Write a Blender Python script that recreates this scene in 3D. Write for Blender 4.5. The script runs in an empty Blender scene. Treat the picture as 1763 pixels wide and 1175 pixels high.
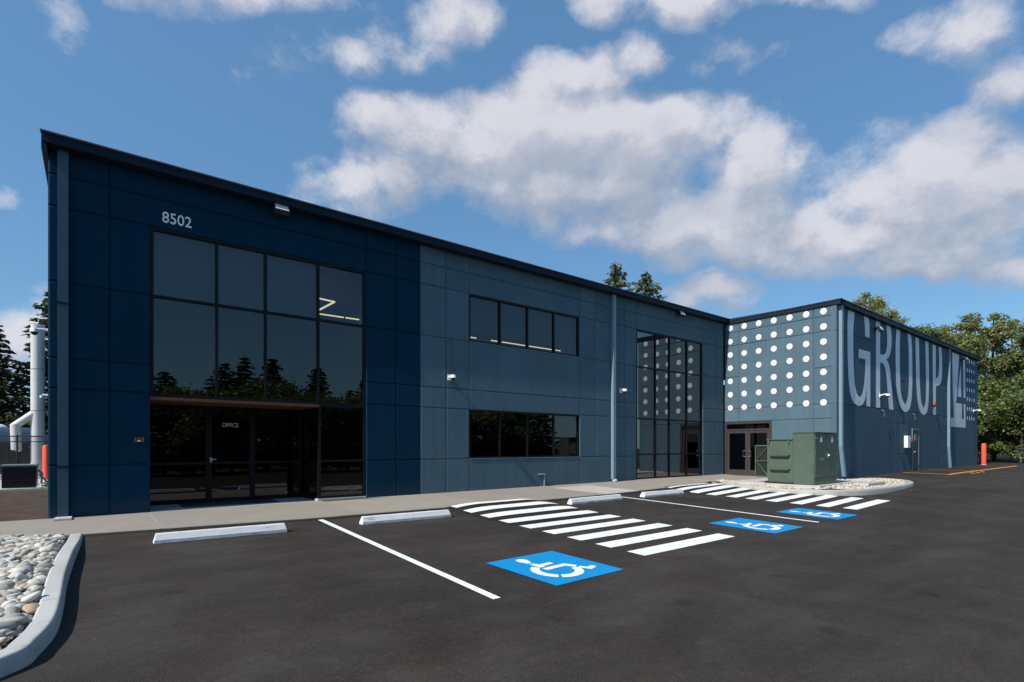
import bpy, bmesh, math, random
import numpy as np
from mathutils import Vector, Matrix, noise as mnoise

random.seed(7)
rng = np.random.default_rng(7)
scene = bpy.context.scene
col = scene.collection

# ------------------------------------------------------------------ camera
PW, PH = 1763.0, 1175.0
FPX, YAW, HORIZ = 919.8, 0.6655, 769.2
cam_d = bpy.data.cameras.new('camera')
cam = bpy.data.objects.new('camera', cam_d)
col.objects.link(cam)
cam_d.sensor_fit = 'HORIZONTAL'
cam_d.sensor_width = 36.0
cam_d.lens = 36.0 * FPX / PW
cam_d.shift_x = 0.0
cam_d.shift_y = (HORIZ - PH / 2) / PW
cam_d.clip_start = 0.05
cam_d.clip_end = 3000
cam.location = (0, 0, 1.36)
cam.rotation_euler = (math.pi / 2, 0, -YAW)
scene.camera = cam

# ------------------------------------------------------------------ sun and sky
SUN_TRAVEL = Vector((1.03, 0.085, -1.0)).normalized()
SUN_EL = math.asin(-SUN_TRAVEL.z)
SUN_AZ = math.atan2(-SUN_TRAVEL.x, -SUN_TRAVEL.y)      # clockwise from +Y
sd = bpy.data.lights.new('sun', 'SUN')
sd.energy = 5.0
sd.angle = math.radians(0.5)
sd.color = (1.0, 0.95, 0.875)
sun = bpy.data.objects.new('sun', sd)
col.objects.link(sun)
sun.rotation_euler = (-SUN_TRAVEL).to_track_quat('Z', 'Y').to_euler()
sun.location = (-30, 0, 40)

SKY_STRENGTH = 0.108
world = bpy.data.worlds.new('World')
scene.world = world
world.use_nodes = True
try:
    world.cycles.sampling_method = 'MANUAL'
    world.cycles.sample_map_resolution = 512
except Exception:
    pass


class NT:
    """small helper round a node tree"""
    def __init__(s, tree):
        s.t = tree
        s.n = tree.nodes
        s.l = tree.links

    def node(s, kind, **kw):
        n = s.n.new(kind)
        for k, v in kw.items():
            setattr(n, k, v)
        return n

    def link(s, a, b):
        s.l.new(a, b)

    def val(s, sock, v):
        if isinstance(v, bpy.types.NodeSocket):
            s.l.new(v, sock)
        else:
            sock.default_value = v

    def math(s, op, a, b=None, c=None, clamp=False):
        n = s.n.new('ShaderNodeMath')
        n.operation = op
        n.use_clamp = clamp
        s.val(n.inputs[0], a)
        if b is not None:
            s.val(n.inputs[1], b)
        if c is not None:
            s.val(n.inputs[2], c)
        return n.outputs[0]

    def vmath(s, op, a, b=None, scale=None):
        n = s.n.new('ShaderNodeVectorMath')
        n.operation = op
        s.val(n.inputs[0], a)
        if b is not None:
            s.val(n.inputs[1], b)
        if scale is not None:
            s.val(n.inputs['Scale'], scale)
        return n.outputs['Value'] if op in ('LENGTH', 'DOT_PRODUCT') else n.outputs['Vector']

    def noise(s, vec, scale, detail=4, rough=0.5, dist=0.0, lac=2.0):
        n = s.n.new('ShaderNodeTexNoise')
        if vec is not None:
            s.l.new(vec, n.inputs['Vector'])
        n.inputs['Scale'].default_value = scale
        n.inputs['Detail'].default_value = detail
        n.inputs['Roughness'].default_value = rough
        n.inputs['Distortion'].default_value = dist
        n.inputs['Lacunarity'].default_value = lac
        return n.outputs['Fac']

    def maprange(s, v, a, b, c=0.0, d=1.0, smooth=False):
        n = s.n.new('ShaderNodeMapRange')
        if smooth:
            n.interpolation_type = 'SMOOTHSTEP'
        s.val(n.inputs[0], v)
        n.inputs[1].default_value = a
        n.inputs[2].default_value = b
        n.inputs[3].default_value = c
        n.inputs[4].default_value = d
        return n.outputs[0]

    def mix(s, fac, a, b, blend='MIX'):
        n = s.n.new('ShaderNodeMix')
        n.data_type = 'RGBA'
        n.blend_type = blend
        s.val(n.inputs[0], fac)
        s.val(n.inputs[6], a)
        s.val(n.inputs[7], b)
        return n.outputs[2]

    def ramp(s, fac, stops):
        n = s.n.new('ShaderNodeValToRGB')
        cr = n.color_ramp
        while len(cr.elements) < len(stops):
            cr.elements.new(0.5)
        for e, (p, c) in zip(cr.elements, stops):
            e.position = p
            e.color = (*c, 1)
        s.val(n.inputs[0], fac)
        return n.outputs[0]


# cumulus banks: azimuth, elevation, half width, half height, tilt, weight
LOBES = [(0.7722, 0.5899, 0.15, 0.045, -0.048, 1.2), (0.4487, 0.5409, 0.095, 0.040, 0.115, 1.3),
         (0.6313, 0.530, 0.27, 0.055, 0.014, 1.6), (0.8994, 0.515, 0.18, 0.062, -0.111, 1.6),
         (0.5042, 0.465, 0.17, 0.045, 0.051, .75), (0.7598, 0.4606, 0.27, 0.055, -0.027, 1.35),
         (1.0835, 0.4115, 0.10, 0.085, -0.159, 1.25), (0.9988, 0.3852, 0.30, 0.055, -0.111, 1.35),
         (1.1192, 0.3376, 0.25, 0.050, -0.144, 1.2), (1.3286, 0.3599, 0.17, 0.070, -0.246, 1.5),
         (1.2575, 0.297, 0.22, 0.040, -0.179, 1.2), (1.3866, 0.255, 0.10, 0.030, -0.21, 1.1),
         (0.1832, 0.6414, 0.167, 0.026, 0.238, .85), (0.0638, 0.6136, 0.085, 0.016, 0.308, .5),
         (-0.0292, 0.5531, 0.028, 0.016, 0.357, .3), (0.5556, 0.6807, 0.085, 0.030, 0.053, .6),
         (0.4189, 0.6179, 0.11, 0.034, 0.117, .5), (0.2723, 0.5848, 0.075, 0.028, 0.188, .45),
         (0.9694, 0.6835, 0.19, 0.030, -0.147, .8), (1.1952, 0.6351, 0.10, 0.015, -0.268, .6),
         (0.909, 0.6148, 0.051, 0.032, -0.116, .55), (1.0651, 0.5973, 0.085, 0.022, -0.193, .4),
         (1.3866, 0.5249, 0.066, 0.042, -0.363, .5), (1.4164, 0.4637, 0.05, 0.040, -0.356, .5),
         (1.3219, 0.5546, 0.043, 0.022, -0.332, .25), (1.0371, 0.2602, 0.10, 0.032, -0.097, .95),
         (-0.0872, 0.15, 0.09, 0.055, 0.17, .9), (-0.0986, 0.3355, 0.018, 0.013, 0.289, .4),
         (0.3786, 0.4357, 0.10, 0.045, 0.12, .62), (1.7, 0.30, 0.22, 0.06, -.1, .8),
         (-0.7, 0.35, 0.25, 0.06, 0.1, .7), (-1.3, 0.5, 0.3, 0.07, 0.1, .6), (2.3, 0.45, 0.3, 0.07, -.1, .7)]


def cloud_group(fine=True):
    g = bpy.data.node_groups.new('cloud_density', 'ShaderNodeTree')
    g.interface.new_socket('Dir', in_out='INPUT', socket_type='NodeSocketVector')
    g.interface.new_socket('Density', in_out='OUTPUT', socket_type='NodeSocketFloat')
    q = NT(g)
    gi = q.node('NodeGroupInput')
    go = q.node('NodeGroupOutput')
    d = gi.outputs[0]
    sep = q.node('ShaderNodeSeparateXYZ')
    q.link(d, sep.inputs[0])
    x, y, z = sep.outputs
    az = q.math('ARCTAN2', x, y)
    hyp = q.math('SQRT', q.math('ADD', q.math('MULTIPLY', x, x), q.math('MULTIPLY', y, y)))
    el = q.math('ARCTAN2', z, hyp)
    # warp of the outlines
    w1 = q.noise(d, 5.5, 3, 0.55)
    w2 = q.noise(q.vmath('ADD', d, (3.1, 7.7, 1.3)), 5.5, 3, 0.55)
    az = q.math('ADD', az, q.math('MULTIPLY', q.math('SUBTRACT', w1, 0.5), 0.14))
    el = q.math('ADD', el, q.math('MULTIPLY', q.math('SUBTRACT', w2, 0.5), 0.10))
    cmb = q.node('ShaderNodeCombineXYZ')
    q.link(az, cmb.inputs[0])
    q.link(el, cmb.inputs[1])
    best = None
    for a, e, rx, ry, rot, wgt in LOBES:
        m = q.node('ShaderNodeMapping', vector_type='TEXTURE')
        m.inputs['Location'].default_value = (a, e, 0)
        m.inputs['Rotation'].default_value = (0, 0, rot)
        m.inputs['Scale'].default_value = (rx * 1.08, ry * 1.22, 1)
        q.link(cmb.outputs[0], m.inputs[0])
        ln = q.vmath('LENGTH', m.outputs[0])
        v = q.math('SUBTRACT', 1.0, q.math('MULTIPLY', ln, ln))
        v = q.math('MULTIPLY', v, wgt)
        best = v if best is None else q.math('SMOOTH_MAX', best, v, 0.35)
    best = q.math('MAXIMUM', best, -0.75)
    mp = q.vmath('MULTIPLY', d, (1.0, 1.0, 1.35))
    f1 = q.noise(mp, 8.0, 10 if fine else 1, 0.66, 0.0)
    f2 = q.noise(mp, 3.6, 2, 0.5)
    f = q.math('ADD', q.math('MULTIPLY', q.math('SUBTRACT', f1, 0.5), 2.9),
               q.math('MULTIPLY', q.math('SUBTRACT', f2, 0.5), 0.8))
    if fine:
        vo = q.node('ShaderNodeTexVoronoi', feature='F1')
        vo.inputs['Scale'].default_value = 15
        q.link(mp, vo.inputs['Vector'])
        f = q.math('ADD', f, q.math('MULTIPLY', q.math('SUBTRACT', 0.52, vo.outputs['Distance']), 0.7))
    q.link(q.math('ADD', best, f), go.inputs[0])
    return g


def build_world():
    q = NT(world.node_tree)
    q.n.clear()
    out = q.node('ShaderNodeOutputWorld')
    bg = q.node('ShaderNodeBackground')
    q.link(bg.outputs[0], out.inputs[0])
    bg.inputs['Strength'].default_value = SKY_STRENGTH
    sky = q.node('ShaderNodeTexSky', sky_type='NISHITA')
    sky.sun_disc = False
    sky.sun_elevation = SUN_EL
    sky.sun_rotation = SUN_AZ
    sky.altitude = 100
    sky.air_density = 1.0
    sky.dust_density = 0.4
    sky.ozone_density = 2.0
    tc = q.node('ShaderNodeTexCoord')
    d = tc.outputs['Generated']
    g = cloud_group()
    a = q.node('ShaderNodeGroup', node_tree=g)
    q.link(d, a.inputs[0])
    b = q.node('ShaderNodeGroup', node_tree=g)
    off = (-0.022, 0.0, 0.034)
    q.link(q.vmath('ADD', d, off), b.inputs[0])
    b3 = q.node('ShaderNodeGroup', node_tree=cloud_group(False))
    q.link(q.vmath('ADD', d, (-0.05, 0.0, 0.10)), b3.inputs[0])
    D, D2, D3 = a.outputs[0], b.outputs[0], b3.outputs[0]
    alpha = q.maprange(D, -0.08, 1.1, 0, 1, True)
    alpha = q.math('POWER', alpha, 0.8)
    alpha = q.math('MULTIPLY', alpha, 0.92)
    thick = q.maprange(D, 0.2, 1.6, 0, 1)
    lit = q.maprange(q.math('SUBTRACT', D, D2), -0.6, 0.65, 0, 1, True)
    lit3 = q.maprange(q.math('SUBTRACT', q.math('MINIMUM', D, 1.3), q.math('MINIMUM', D3, 1.3)), -0.8, 1.1, 0, 1, True)
    lit = q.math('ADD', q.math('MULTIPLY', lit, 0.62), q.math('MULTIPLY', lit3, 0.42))
    sh = q.math('ADD', q.math('MULTIPLY', lit, 0.88), q.math('MULTIPLY', q.math('SUBTRACT', 1.0, thick), 0.12), clamp=True)
    ccol = q.ramp(sh, [(0.0, (0.33, 0.38, 0.48)), (0.35, (0.42, 0.47, 0.56)), (0.65, (0.54, 0.56, 0.64)), (1.0, (0.74, 0.74, 0.78))])
    cb = q.vmath('SCALE', ccol, scale=1.0 / SKY_STRENGTH * 0.93)
    # the sky goes on a little paler to the horizon
    skc = q.mix(1.0, sky.outputs[0], SKY_TINT, 'MULTIPLY')
    skc = q.mix(0.45, skc, (0.125 / SKY_STRENGTH, 0.30 / SKY_STRENGTH, 0.58 / SKY_STRENGTH, 1))
    sep = q.node('ShaderNodeSeparateXYZ')
    q.link(d, sep.inputs[0])
    hz = q.maprange(sep.outputs[2], 0.0, 0.14, 0.25, 1, True)
    alpha = q.math('MULTIPLY', alpha, hz)
    fin = q.mix(alpha, skc, cb)
    q.link(fin, bg.inputs['Color'])


SKY_TINT = (0.86, 1.10, 1.12, 1)
build_world()

vs = scene.view_settings
vs.view_transform = 'Standard'
vs.look = 'None'
vs.exposure = 0.15
vs.gamma = 1.0
vs.use_curve_mapping = False
scene.cycles.max_bounces = 8
scene.cycles.transparent_max_bounces = 12

# ------------------------------------------------------------------ helpers
WL = {}                      # world origin of every object built


def new_obj(name, me, origin=(0, 0, 0), parent=None, mats=None):
    o = bpy.data.objects.new(name, me)
    col.objects.link(o)
    if parent is not None:
        o.parent = parent
        p = WL[parent.name]
        o.location = (origin[0] - p[0], origin[1] - p[1], origin[2] - p[2])
    else:
        o.location = origin
    WL[o.name] = tuple(origin)
    if mats is not None and me is not None and len(me.materials) == 0:
        for m in (mats if isinstance(mats, (list, tuple)) else [mats]):
            me.materials.append(m)
    return o


def tag(o, label=None, category=None, group=None, kind=None):
    if label:
        o['label'] = label
    if category:
        o['category'] = category
    if group:
        o['group'] = group
    if kind:
        o['kind'] = kind
    return o


def thing(name, loc, label, category, group=None):
    return tag(new_obj(name, None, loc), label, category, group)


class MB:
    """collects geometry in world coordinates and links it as one mesh"""
    def __init__(s):
        s.v = []
        s.f = []
        s.m = []

    def poly(s, pts, mi=0):
        i = len(s.v)
        s.v.extend([tuple(p) for p in pts])
        s.f.append(tuple(range(i, i + len(pts))))
        s.m.append(mi)

    def box(s, x0, x1, y0, y1, z0, z1, mi=0, rot=None, piv=None):
        c = [(x0, y0, z0), (x1, y0, z0), (x1, y1, z0), (x0, y1, z0), (x0, y0, z1), (x1, y0, z1), (x1, y1, z1), (x0, y1, z1)]
        if rot is not None:
            pv = Vector(piv)
            c = [tuple(rot @ (Vector(p) - pv) + pv) for p in c]
        i = len(s.v)
        s.v.extend(c)
        for f in ((0, 3, 2, 1), (4, 5, 6, 7), (0, 1, 5, 4), (1, 2, 6, 5), (2, 3, 7, 6), (3, 0, 4, 7)):
            s.f.append(tuple(i + k for k in f))
            s.m.append(mi)

    def tube(s, pts, r, n=10, mi=0, caps=True):
        pts = [Vector(p) for p in pts]
        rs = r if isinstance(r, (list, tuple)) else [r] * len(pts)
        rings = []
        up = Vector((0, 0, 1))
        for k, p in enumerate(pts):
            t = (pts[min(k + 1, len(pts) - 1)] - pts[max(k - 1, 0)]).normalized()
            a = t.cross(up)
            if a.length < 1e-3:
                a = t.cross(Vector((1, 0, 0)))
            a.normalize()
            b = t.cross(a).normalized()
            i = len(s.v)
            for j in range(n):
                th = 2 * math.pi * j / n
                s.v.append(tuple(p + (a * math.cos(th) + b * math.sin(th)) * rs[k]))
            rings.append(i)
        for k in range(len(pts) - 1):
            for j in range(n):
                s.f.append((rings[k] + j, rings[k] + (j + 1) % n, rings[k + 1] + (j + 1) % n, rings[k + 1] + j))
                s.m.append(mi)
        if caps:
            s.f.append(tuple(rings[0] + j for j in reversed(range(n))))
            s.m.append(mi)
            s.f.append(tuple(rings[-1] + j for j in range(n)))
            s.m.append(mi)

    def extrude(s, prof, axis, a0, a1, mi=0):
        """prof: list of 2D points, extruded along x ('x'): (y,z) or along y ('y'): (x,z) or z ('z'): (x,y)"""
        def mk(p, a):
            return {'x': (a, p[0], p[1]), 'y': (p[0], a, p[1]), 'z': (p[0], p[1], a)}[axis]
        n = len(prof)
        i = len(s.v)
        s.v.extend([mk(p, a0) for p in prof] + [mk(p, a1) for p in prof])
        for k in range(n):
            s.f.append((i + k, i + (k + 1) % n, i + n + (k + 1) % n, i + n + k))
            s.m.append(mi)
        s.f.append(tuple(i + k for k in reversed(range(n))))
        s.m.append(mi)
        s.f.append(tuple(i + n + k for k in range(n)))
        s.m.append(mi)

    def disc(s, c, u, v, r, n=28, mi=0):
        c, u, v = Vector(c), Vector(u), Vector(v)
        s.poly([c + u * (r * math.cos(2 * math.pi * k / n)) + v * (r * math.sin(2 * math.pi * k / n)) for k in range(n)], mi)

    def sphere(s, c, r, nu=14, nv=8, zmin=-1.0, zmax=1.0, mi=0, sc=(1, 1, 1)):
        i = len(s.v)
        a0, a1 = math.asin(zmin), math.asin(zmax)
        for k in range(nv + 1):
            a = a0 + (a1 - a0) * k / nv
            for j in range(nu):
                t = 2 * math.pi * j / nu
                s.v.append((c[0] + r * sc[0] * math.cos(a) * math.cos(t), c[1] + r * sc[1] * math.cos(a) * math.sin(t), c[2] + r * sc[2] * math.sin(a)))
        for k in range(nv):
            for j in range(nu):
                s.f.append((i + k * nu + j, i + k * nu + (j + 1) % nu, i + (k + 1) * nu + (j + 1) % nu, i + (k + 1) * nu + j))
                s.m.append(mi)
        s.f.append(tuple(i + j for j in reversed(range(nu))))
        s.f.append(tuple(i + nv * nu + j for j in range(nu)))
        s.m.extend([mi, mi])

    def mesh(s, name, mats, origin=(0, 0, 0), smooth=False, bevel=0.0, weld=True):
        me = bpy.data.meshes.new(name)
        o = origin
        me.from_pydata([(p[0] - o[0], p[1] - o[1], p[2] - o[2]) for p in s.v], [], s.f)
        for m in (mats if isinstance(mats, (list, tuple)) else [mats]):
            me.materials.append(m)
        me.polygons.foreach_set('material_index', s.m)
        bm = bmesh.new()
        bm.from_mesh(me)
        if weld:
            bmesh.ops.remove_doubles(bm, verts=bm.verts, dist=1e-5)
        bmesh.ops.recalc_face_normals(bm, faces=bm.faces)
        if bevel > 0:
            eds = [e for e in bm.edges if len(e.link_faces) == 2 and e.calc_face_angle(0) > 0.5]
            bmesh.ops.bevel(bm, geom=eds, offset=bevel, segments=2, affect='EDGES', clamp_overlap=True)
        bm.to_mesh(me)
        bm.free()
        if smooth:
            me.polygons.foreach_set('use_smooth', [True] * len(me.polygons))
            try:
                me.set_sharp_from_angle(angle=math.radians(40))
            except Exception:
                pass
        me.update()
        return me

    def build(s, name, mats, parent=None, origin=None, smooth=False, bevel=0.0, weld=True):
        if origin is None:
            if parent is not None:
                origin = WL[parent.name]
            else:
                a = np.array(s.v)
                lo, hi = a.min(0), a.max(0)
                origin = (float((lo[0] + hi[0]) / 2), float((lo[1] + hi[1]) / 2), float(lo[2]))
        return new_obj(name, s.mesh(name, mats, origin, smooth, bevel, weld), origin, parent)


# ------------------------------------------------------------------ materials
def principled(name, color=(0.5, 0.5, 0.5), rough=0.6, metal=0.0, spec=0.5):
    m = bpy.data.materials.new(name)
    m.use_nodes = True
    q = NT(m.node_tree)
    p = q.n['Principled BSDF']
    p.inputs['Base Color'].default_value = (*color, 1)
    p.inputs['Roughness'].default_value = rough
    p.inputs['Metallic'].default_value = metal
    p.inputs['Specular IOR Level'].default_value = spec
    return m, q, p


def wpos(q):
    return q.node('ShaderNodeNewGeometry').outputs['Position']


def bump(q, p, height, strength=0.3, dist=0.01):
    b = q.node('ShaderNodeBump')
    b.inputs['Strength'].default_value = strength
    b.inputs['Distance'].default_value = dist
    q.link(height, b.inputs['Height'])
    q.link(b.outputs[0], p.inputs['Normal'])


def simple(name, color, rough=0.6, metal=0.0, var=0.12, scale=6.0, bumps=0.0, bscale=120.0, spec=0.5):
    m, q, p = principled(name, color, rough, metal, spec)
    P = wpos(q)
    n = q.noise(P, scale, 5, 0.6)
    f = q.maprange(n, 0.25, 0.75, 1 - var, 1 + var)
    c = q.vmath('SCALE', (*color,), scale=f)
    q.link(c, p.inputs['Base Color'])
    r = q.maprange(q.noise(P, scale * 3, 3, 0.5), 0.3, 0.7, max(0.02, rough - 0.08), min(1, rough + 0.08))
    q.link(r, p.inputs['Roughness'])
    if bumps > 0:
        bump(q, p, q.noise(P, bscale, 3, 0.6), bumps, 0.004)
    return m


def wall_paint(name, color, rough=0.55):
    """painted tilt-up concrete: fine roller texture, cloudy patches and faint vertical streaks"""
    m, q, p = principled(name, color, rough, 0, 0.1)
    P = wpos(q)
    n1 = q.noise(P, 0.9, 4, 0.55)
    streak = q.noise(q.vmath('MULTIPLY', P, (5.0, 5.0, 0.35)), 1.4, 5, 0.65)
    fine = q.noise(P, 55, 3, 0.7)
    f = q.math('ADD', q.math('MULTIPLY', q.math('SUBTRACT', n1, 0.5), 0.42),
               q.math('ADD', q.math('MULTIPLY', q.math('SUBTRACT', streak, 0.5), 0.42),
                      q.math('MULTIPLY', q.math('SUBTRACT', fine, 0.5), 0.10)))
    f = q.math('ADD', f, 0.98)
    f = q.math('ADD', f, q.math('MULTIPLY', q.math('SUBTRACT', q.node('ShaderNodeObjectInfo').outputs['Random'], 0.5), 0.10))
    # dust splashed on the foot of the wall
    sep = q.node('ShaderNodeSeparateXYZ')
    q.link(P, sep.inputs[0])
    zz = q.math('ADD', sep.outputs[2], q.math('MULTIPLY', q.math('SUBTRACT', q.noise(P, 2.5, 4, 0.6), 0.5), 0.5))
    pit = q.maprange(q.noise(P, 22, 2, 0.5), 0.70, 0.76, 0.0, 1.0)
    f = q.math('SUBTRACT', f, q.math('MULTIPLY', pit, 0.18))
    dust = q.maprange(zz, 0.03, 0.45, 0.07, 0.0, True)
    c = q.vmath('SCALE', (*color,), scale=f)
    c = q.mix(dust, c, (0.20, 0.18, 0.15, 1))
    q.link(c, p.inputs['Base Color'])
    q.link(q.maprange(n1, 0.3, 0.7, rough - 0.08, rough + 0.1), p.inputs['Roughness'])
    h = q.math('ADD', q.math('MULTIPLY', q.noise(P, 40, 4, 0.7), 1.0), q.math('MULTIPLY', q.noise(P, 4, 3, 0.5), 2.5))
    bump(q, p, h, 0.25, 0.004)
    return m


NAVY = (0.0018, 0.029, 0.060)
SLATE = (0.086, 0.142, 0.178)
M = {}
M['navy'] = wall_paint('navy_wall_paint', NAVY, 0.7)
M['slate'] = wall_paint('slate_blue_wall_paint', SLATE, 0.8)
M['mural'] = wall_paint('pale_grey_mural_paint', (0.86, 0.89, 0.91), 0.6)
M['dot'] = simple('white_dot_paint', (0.72, 0.73, 0.73), 0.6, var=0.04, scale=3, bumps=0.15, bscale=60)
M['fascia'] = simple('dark_blue_sheet_metal', (0.006, 0.014, 0.026), 0.55, 0.0, 0.15, 2, spec=0.2)
M['fascia_cap'] = simple('weathered_metal_edge', (0.055, 0.07, 0.09), 0.4, 0.2, 0.15, 2)
M['roof'] = simple('grey_roof_membrane', (0.35, 0.35, 0.34), 0.9, 0, 0.15, 1)
M['downspout_navy'] = simple('navy_downspout_paint', (0.022, 0.06, 0.10), 0.4, 0, 0.12, 4)
M['downspout'] = simple('blue_grey_downspout_paint', (0.17, 0.27, 0.34), 0.42, 0, 0.1, 4)
M['frame'] = simple('black_anodised_frame', (0.006, 0.006, 0.007), 0.45, 0, 0.1, 8, spec=0.2)
M['bronze'] = simple('dark_bronze_door_frame', (0.05, 0.042, 0.042), 0.4, 0, 0.1, 8)
M['dark'] = simple('unlit_interior_paint', (0.10, 0.10, 0.10), 0.9, 0, 0.1, 1)
M['darkfloor'] = simple('interior_carpet', (0.05, 0.05, 0.05), 0.9, 0, 0.2, 3)
M['blind'] = simple('grey_roller_shade_fabric', (0.24, 0.25, 0.26), 0.9, 0, 0.06, 12)
M['blind_dark'] = simple('charcoal_roller_shade_fabric', (0.13, 0.16, 0.18), 0.9, 0, 0.06, 12)
M['soffit'] = simple('warm_wood_soffit', (0.11, 0.052, 0.03), 0.6, 0, 0.2, 5, spec=.2)
M['steel'] = simple('brushed_steel', (0.6, 0.6, 0.6), 0.3, 0.9, 0.08, 20)
M['white'] = simple('white_powder_coat', (0.78, 0.79, 0.80), 0.4, 0, 0.05, 8)
M['letter'] = simple('white_raised_number', (0.85, 0.87, 0.88), 0.5, 0, 0.03, 8)
M['black'] = simple('black_plastic', (0.015, 0.015, 0.016), 0.4, 0, 0.1, 8)
M['glasslens'] = simple('floodlight_glass', (0.55, 0.57, 0.55), 0.12, 0, 0.15, 30)
M['red'] = simple('red_enamel', (0.55, 0.02, 0.02), 0.35, 0, 0.1, 8)
M['orange'] = simple('orange_bollard_sleeve', (0.85, 0.09, 0.035), 0.45, 0, 0.08, 5)
M['galv'] = simple('galvanised_pipe', (0.30, 0.32, 0.33), 0.45, 0.4, 0.1, 20)


def glass_mat(name, tint, ior=1.75, wav=0.02):
    m = bpy.data.materials.new(name)
    m.use_nodes = True
    q = NT(m.node_tree)
    q.n.clear()
    out = q.node('ShaderNodeOutputMaterial')
    tr = q.node('ShaderNodeBsdfTransparent')
    tr.inputs[0].default_value = (*tint, 1)
    gl = q.node('ShaderNodeBsdfGlossy')
    gl.inputs['Color'].default_value = (0.93, 0.97, 1.0, 1)
    gl.inputs['Roughness'].default_value = 0.0
    g = q.node('ShaderNodeNewGeometry')
    cs = q.math('ABSOLUTE', q.vmath('DOT_PRODUCT', g.outputs['Incoming'], g.outputs['True Normal']))
    r0 = ((ior - 1) / (ior + 1)) ** 2
    fr = q.math('ADD', r0, q.math('MULTIPLY', 1 - r0, q.math('POWER', q.math('SUBTRACT', 1.0, cs), 4.0)))
    b = q.node('ShaderNodeBump')
    b.inputs['Strength'].default_value = wav
    b.inputs['Distance'].default_value = 0.02
    q.link(q.noise(wpos(q), 0.9, 1, 0.4), b.inputs['Height'])
    q.link(b.outputs[0], gl.inputs['Normal'])
    mx = q.node('ShaderNodeMixShader')
    q.link(fr, mx.inputs[0])
    q.link(tr.outputs[0], mx.inputs[1])
    q.link(gl.outputs[0], mx.inputs[2])
    q.link(mx.outputs[0], out.inputs[0])
    return m


M['glass'] = glass_mat('tinted_window_glass', (0.32, 0.36, 0.38))
M['glass2'] = glass_mat('reflective_window_glass', (0.05, 0.07, 0.08), 2.5, 0.012)
M['glass_door'] = glass_mat('dark_door_glass', (0.20, 0.20, 0.20), 1.6)


def emit(name, color, strength):
    m = bpy.data.materials.new(name)
    m.use_nodes = True
    q = NT(m.node_tree)
    q.n.clear()
    out = q.node('ShaderNodeOutputMaterial')
    e = q.node('ShaderNodeEmission')
    e.inputs[0].default_value = (*color, 1)
    e.inputs[1].default_value = strength
    q.link(e.outputs[0], out.inputs[0])
    return m


M['led'] = emit('warm_led_strip', (1.0, 0.80, 0.50), 2.0)


def asphalt_mat(name='new_asphalt', base=0.0285, lo=0.78, hi=1.25):
    m, q, p = principled(name, (base,) * 3, 0.9, 0, 0.18)
    P = wpos(q)
    big = q.noise(P, 0.32, 3, 0.5)
    mid = q.noise(q.vmath('MULTIPLY', P, (0.6, 1.0, 1.0)), 1.3, 5, 0.62, 0.4)
    small = q.noise(P, 14, 4, 0.7)
    vor = q.node('ShaderNodeTexVoronoi')
    vor.inputs['Scale'].default_value = 95
    q.link(P, vor.inputs['Vector'])
    stone = q.maprange(q.noise(P, 130, 2, 0.6), 0.52, 0.72, 0, 1)
    f = q.math('ADD', q.math('MULTIPLY', q.math('SUBTRACT', mid, 0.5), 1.15),
               q.math('ADD', q.math('MULTIPLY', q.math('SUBTRACT', big, 0.5), 0.9),
                      q.math('MULTIPLY', q.math('SUBTRACT', small, 0.5), 0.75)))
    f = q.math('ADD', f, q.math('ADD', 0.93, q.math('MULTIPLY', stone, 1.3)))
    # dusty paler drifts, darker binder-rich patches, a few oil drips and roller lanes
    dr = q.noise(q.vmath('MULTIPLY', P, (0.9, 1.6, 1.0)), 0.75, 6, 0.68, 0.8)
    f = q.math('MULTIPLY', f, q.maprange(dr, 0.38, 0.66, 0.90, 1.17, True))
    f = q.math('ADD', f, q.math('MULTIPLY', q.math('SUBTRACT', q.noise(P, 48, 3, 0.75), 0.5), 0.9))
    lane = q.noise(q.vmath('MULTIPLY', P, (0.10, 2.2, 1.0)), 1.0, 3, 0.5)
    f = q.math('MULTIPLY', f, q.maprange(lane, 0.3, 0.7, 0.93, 1.07))
    vd = q.node('ShaderNodeTexVoronoi')
    vd.inputs['Scale'].default_value = 0.85
    q.link(q.vmath('ADD', P, q.vmath('SCALE', q.noise(P, 3.0, 3, 0.6), scale=0.35)), vd.inputs['Vector'])
    f = q.math('MULTIPLY', f, q.maprange(vd.outputs['Distance'], 0.05, 0.13, 0.72, 1.0, True))
    tint = q.mix(q.maprange(mid, 0.35, 0.65), (1.26, 1.0, 0.82, 1), (1.12, 0.98, 0.88, 1))
    c = q.vmath('MULTIPLY', tint, (base, base, base))
    c = q.vmath('SCALE', c, scale=f)
    q.link(c, p.inputs['Base Color'])
    q.link(q.maprange(mid, 0.3, 0.7, 0.74, 0.92), p.inputs['Roughness'])
    h = q.math('ADD', q.math('MULTIPLY', vor.outputs['Distance'], 1.0), q.math('MULTIPLY', small, 1.2))
    bump(q, p, h, 0.55, 0.006)
    return m


M['asphalt'] = asphalt_mat()
M['ramp_asphalt'] = asphalt_mat('fresh_ramp_asphalt', 0.019)
M['tar'] = simple('black_tar_edge', (0.006, 0.006, 0.006), 0.75, 0, 0.4, 18, 0.8, 60)


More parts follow.
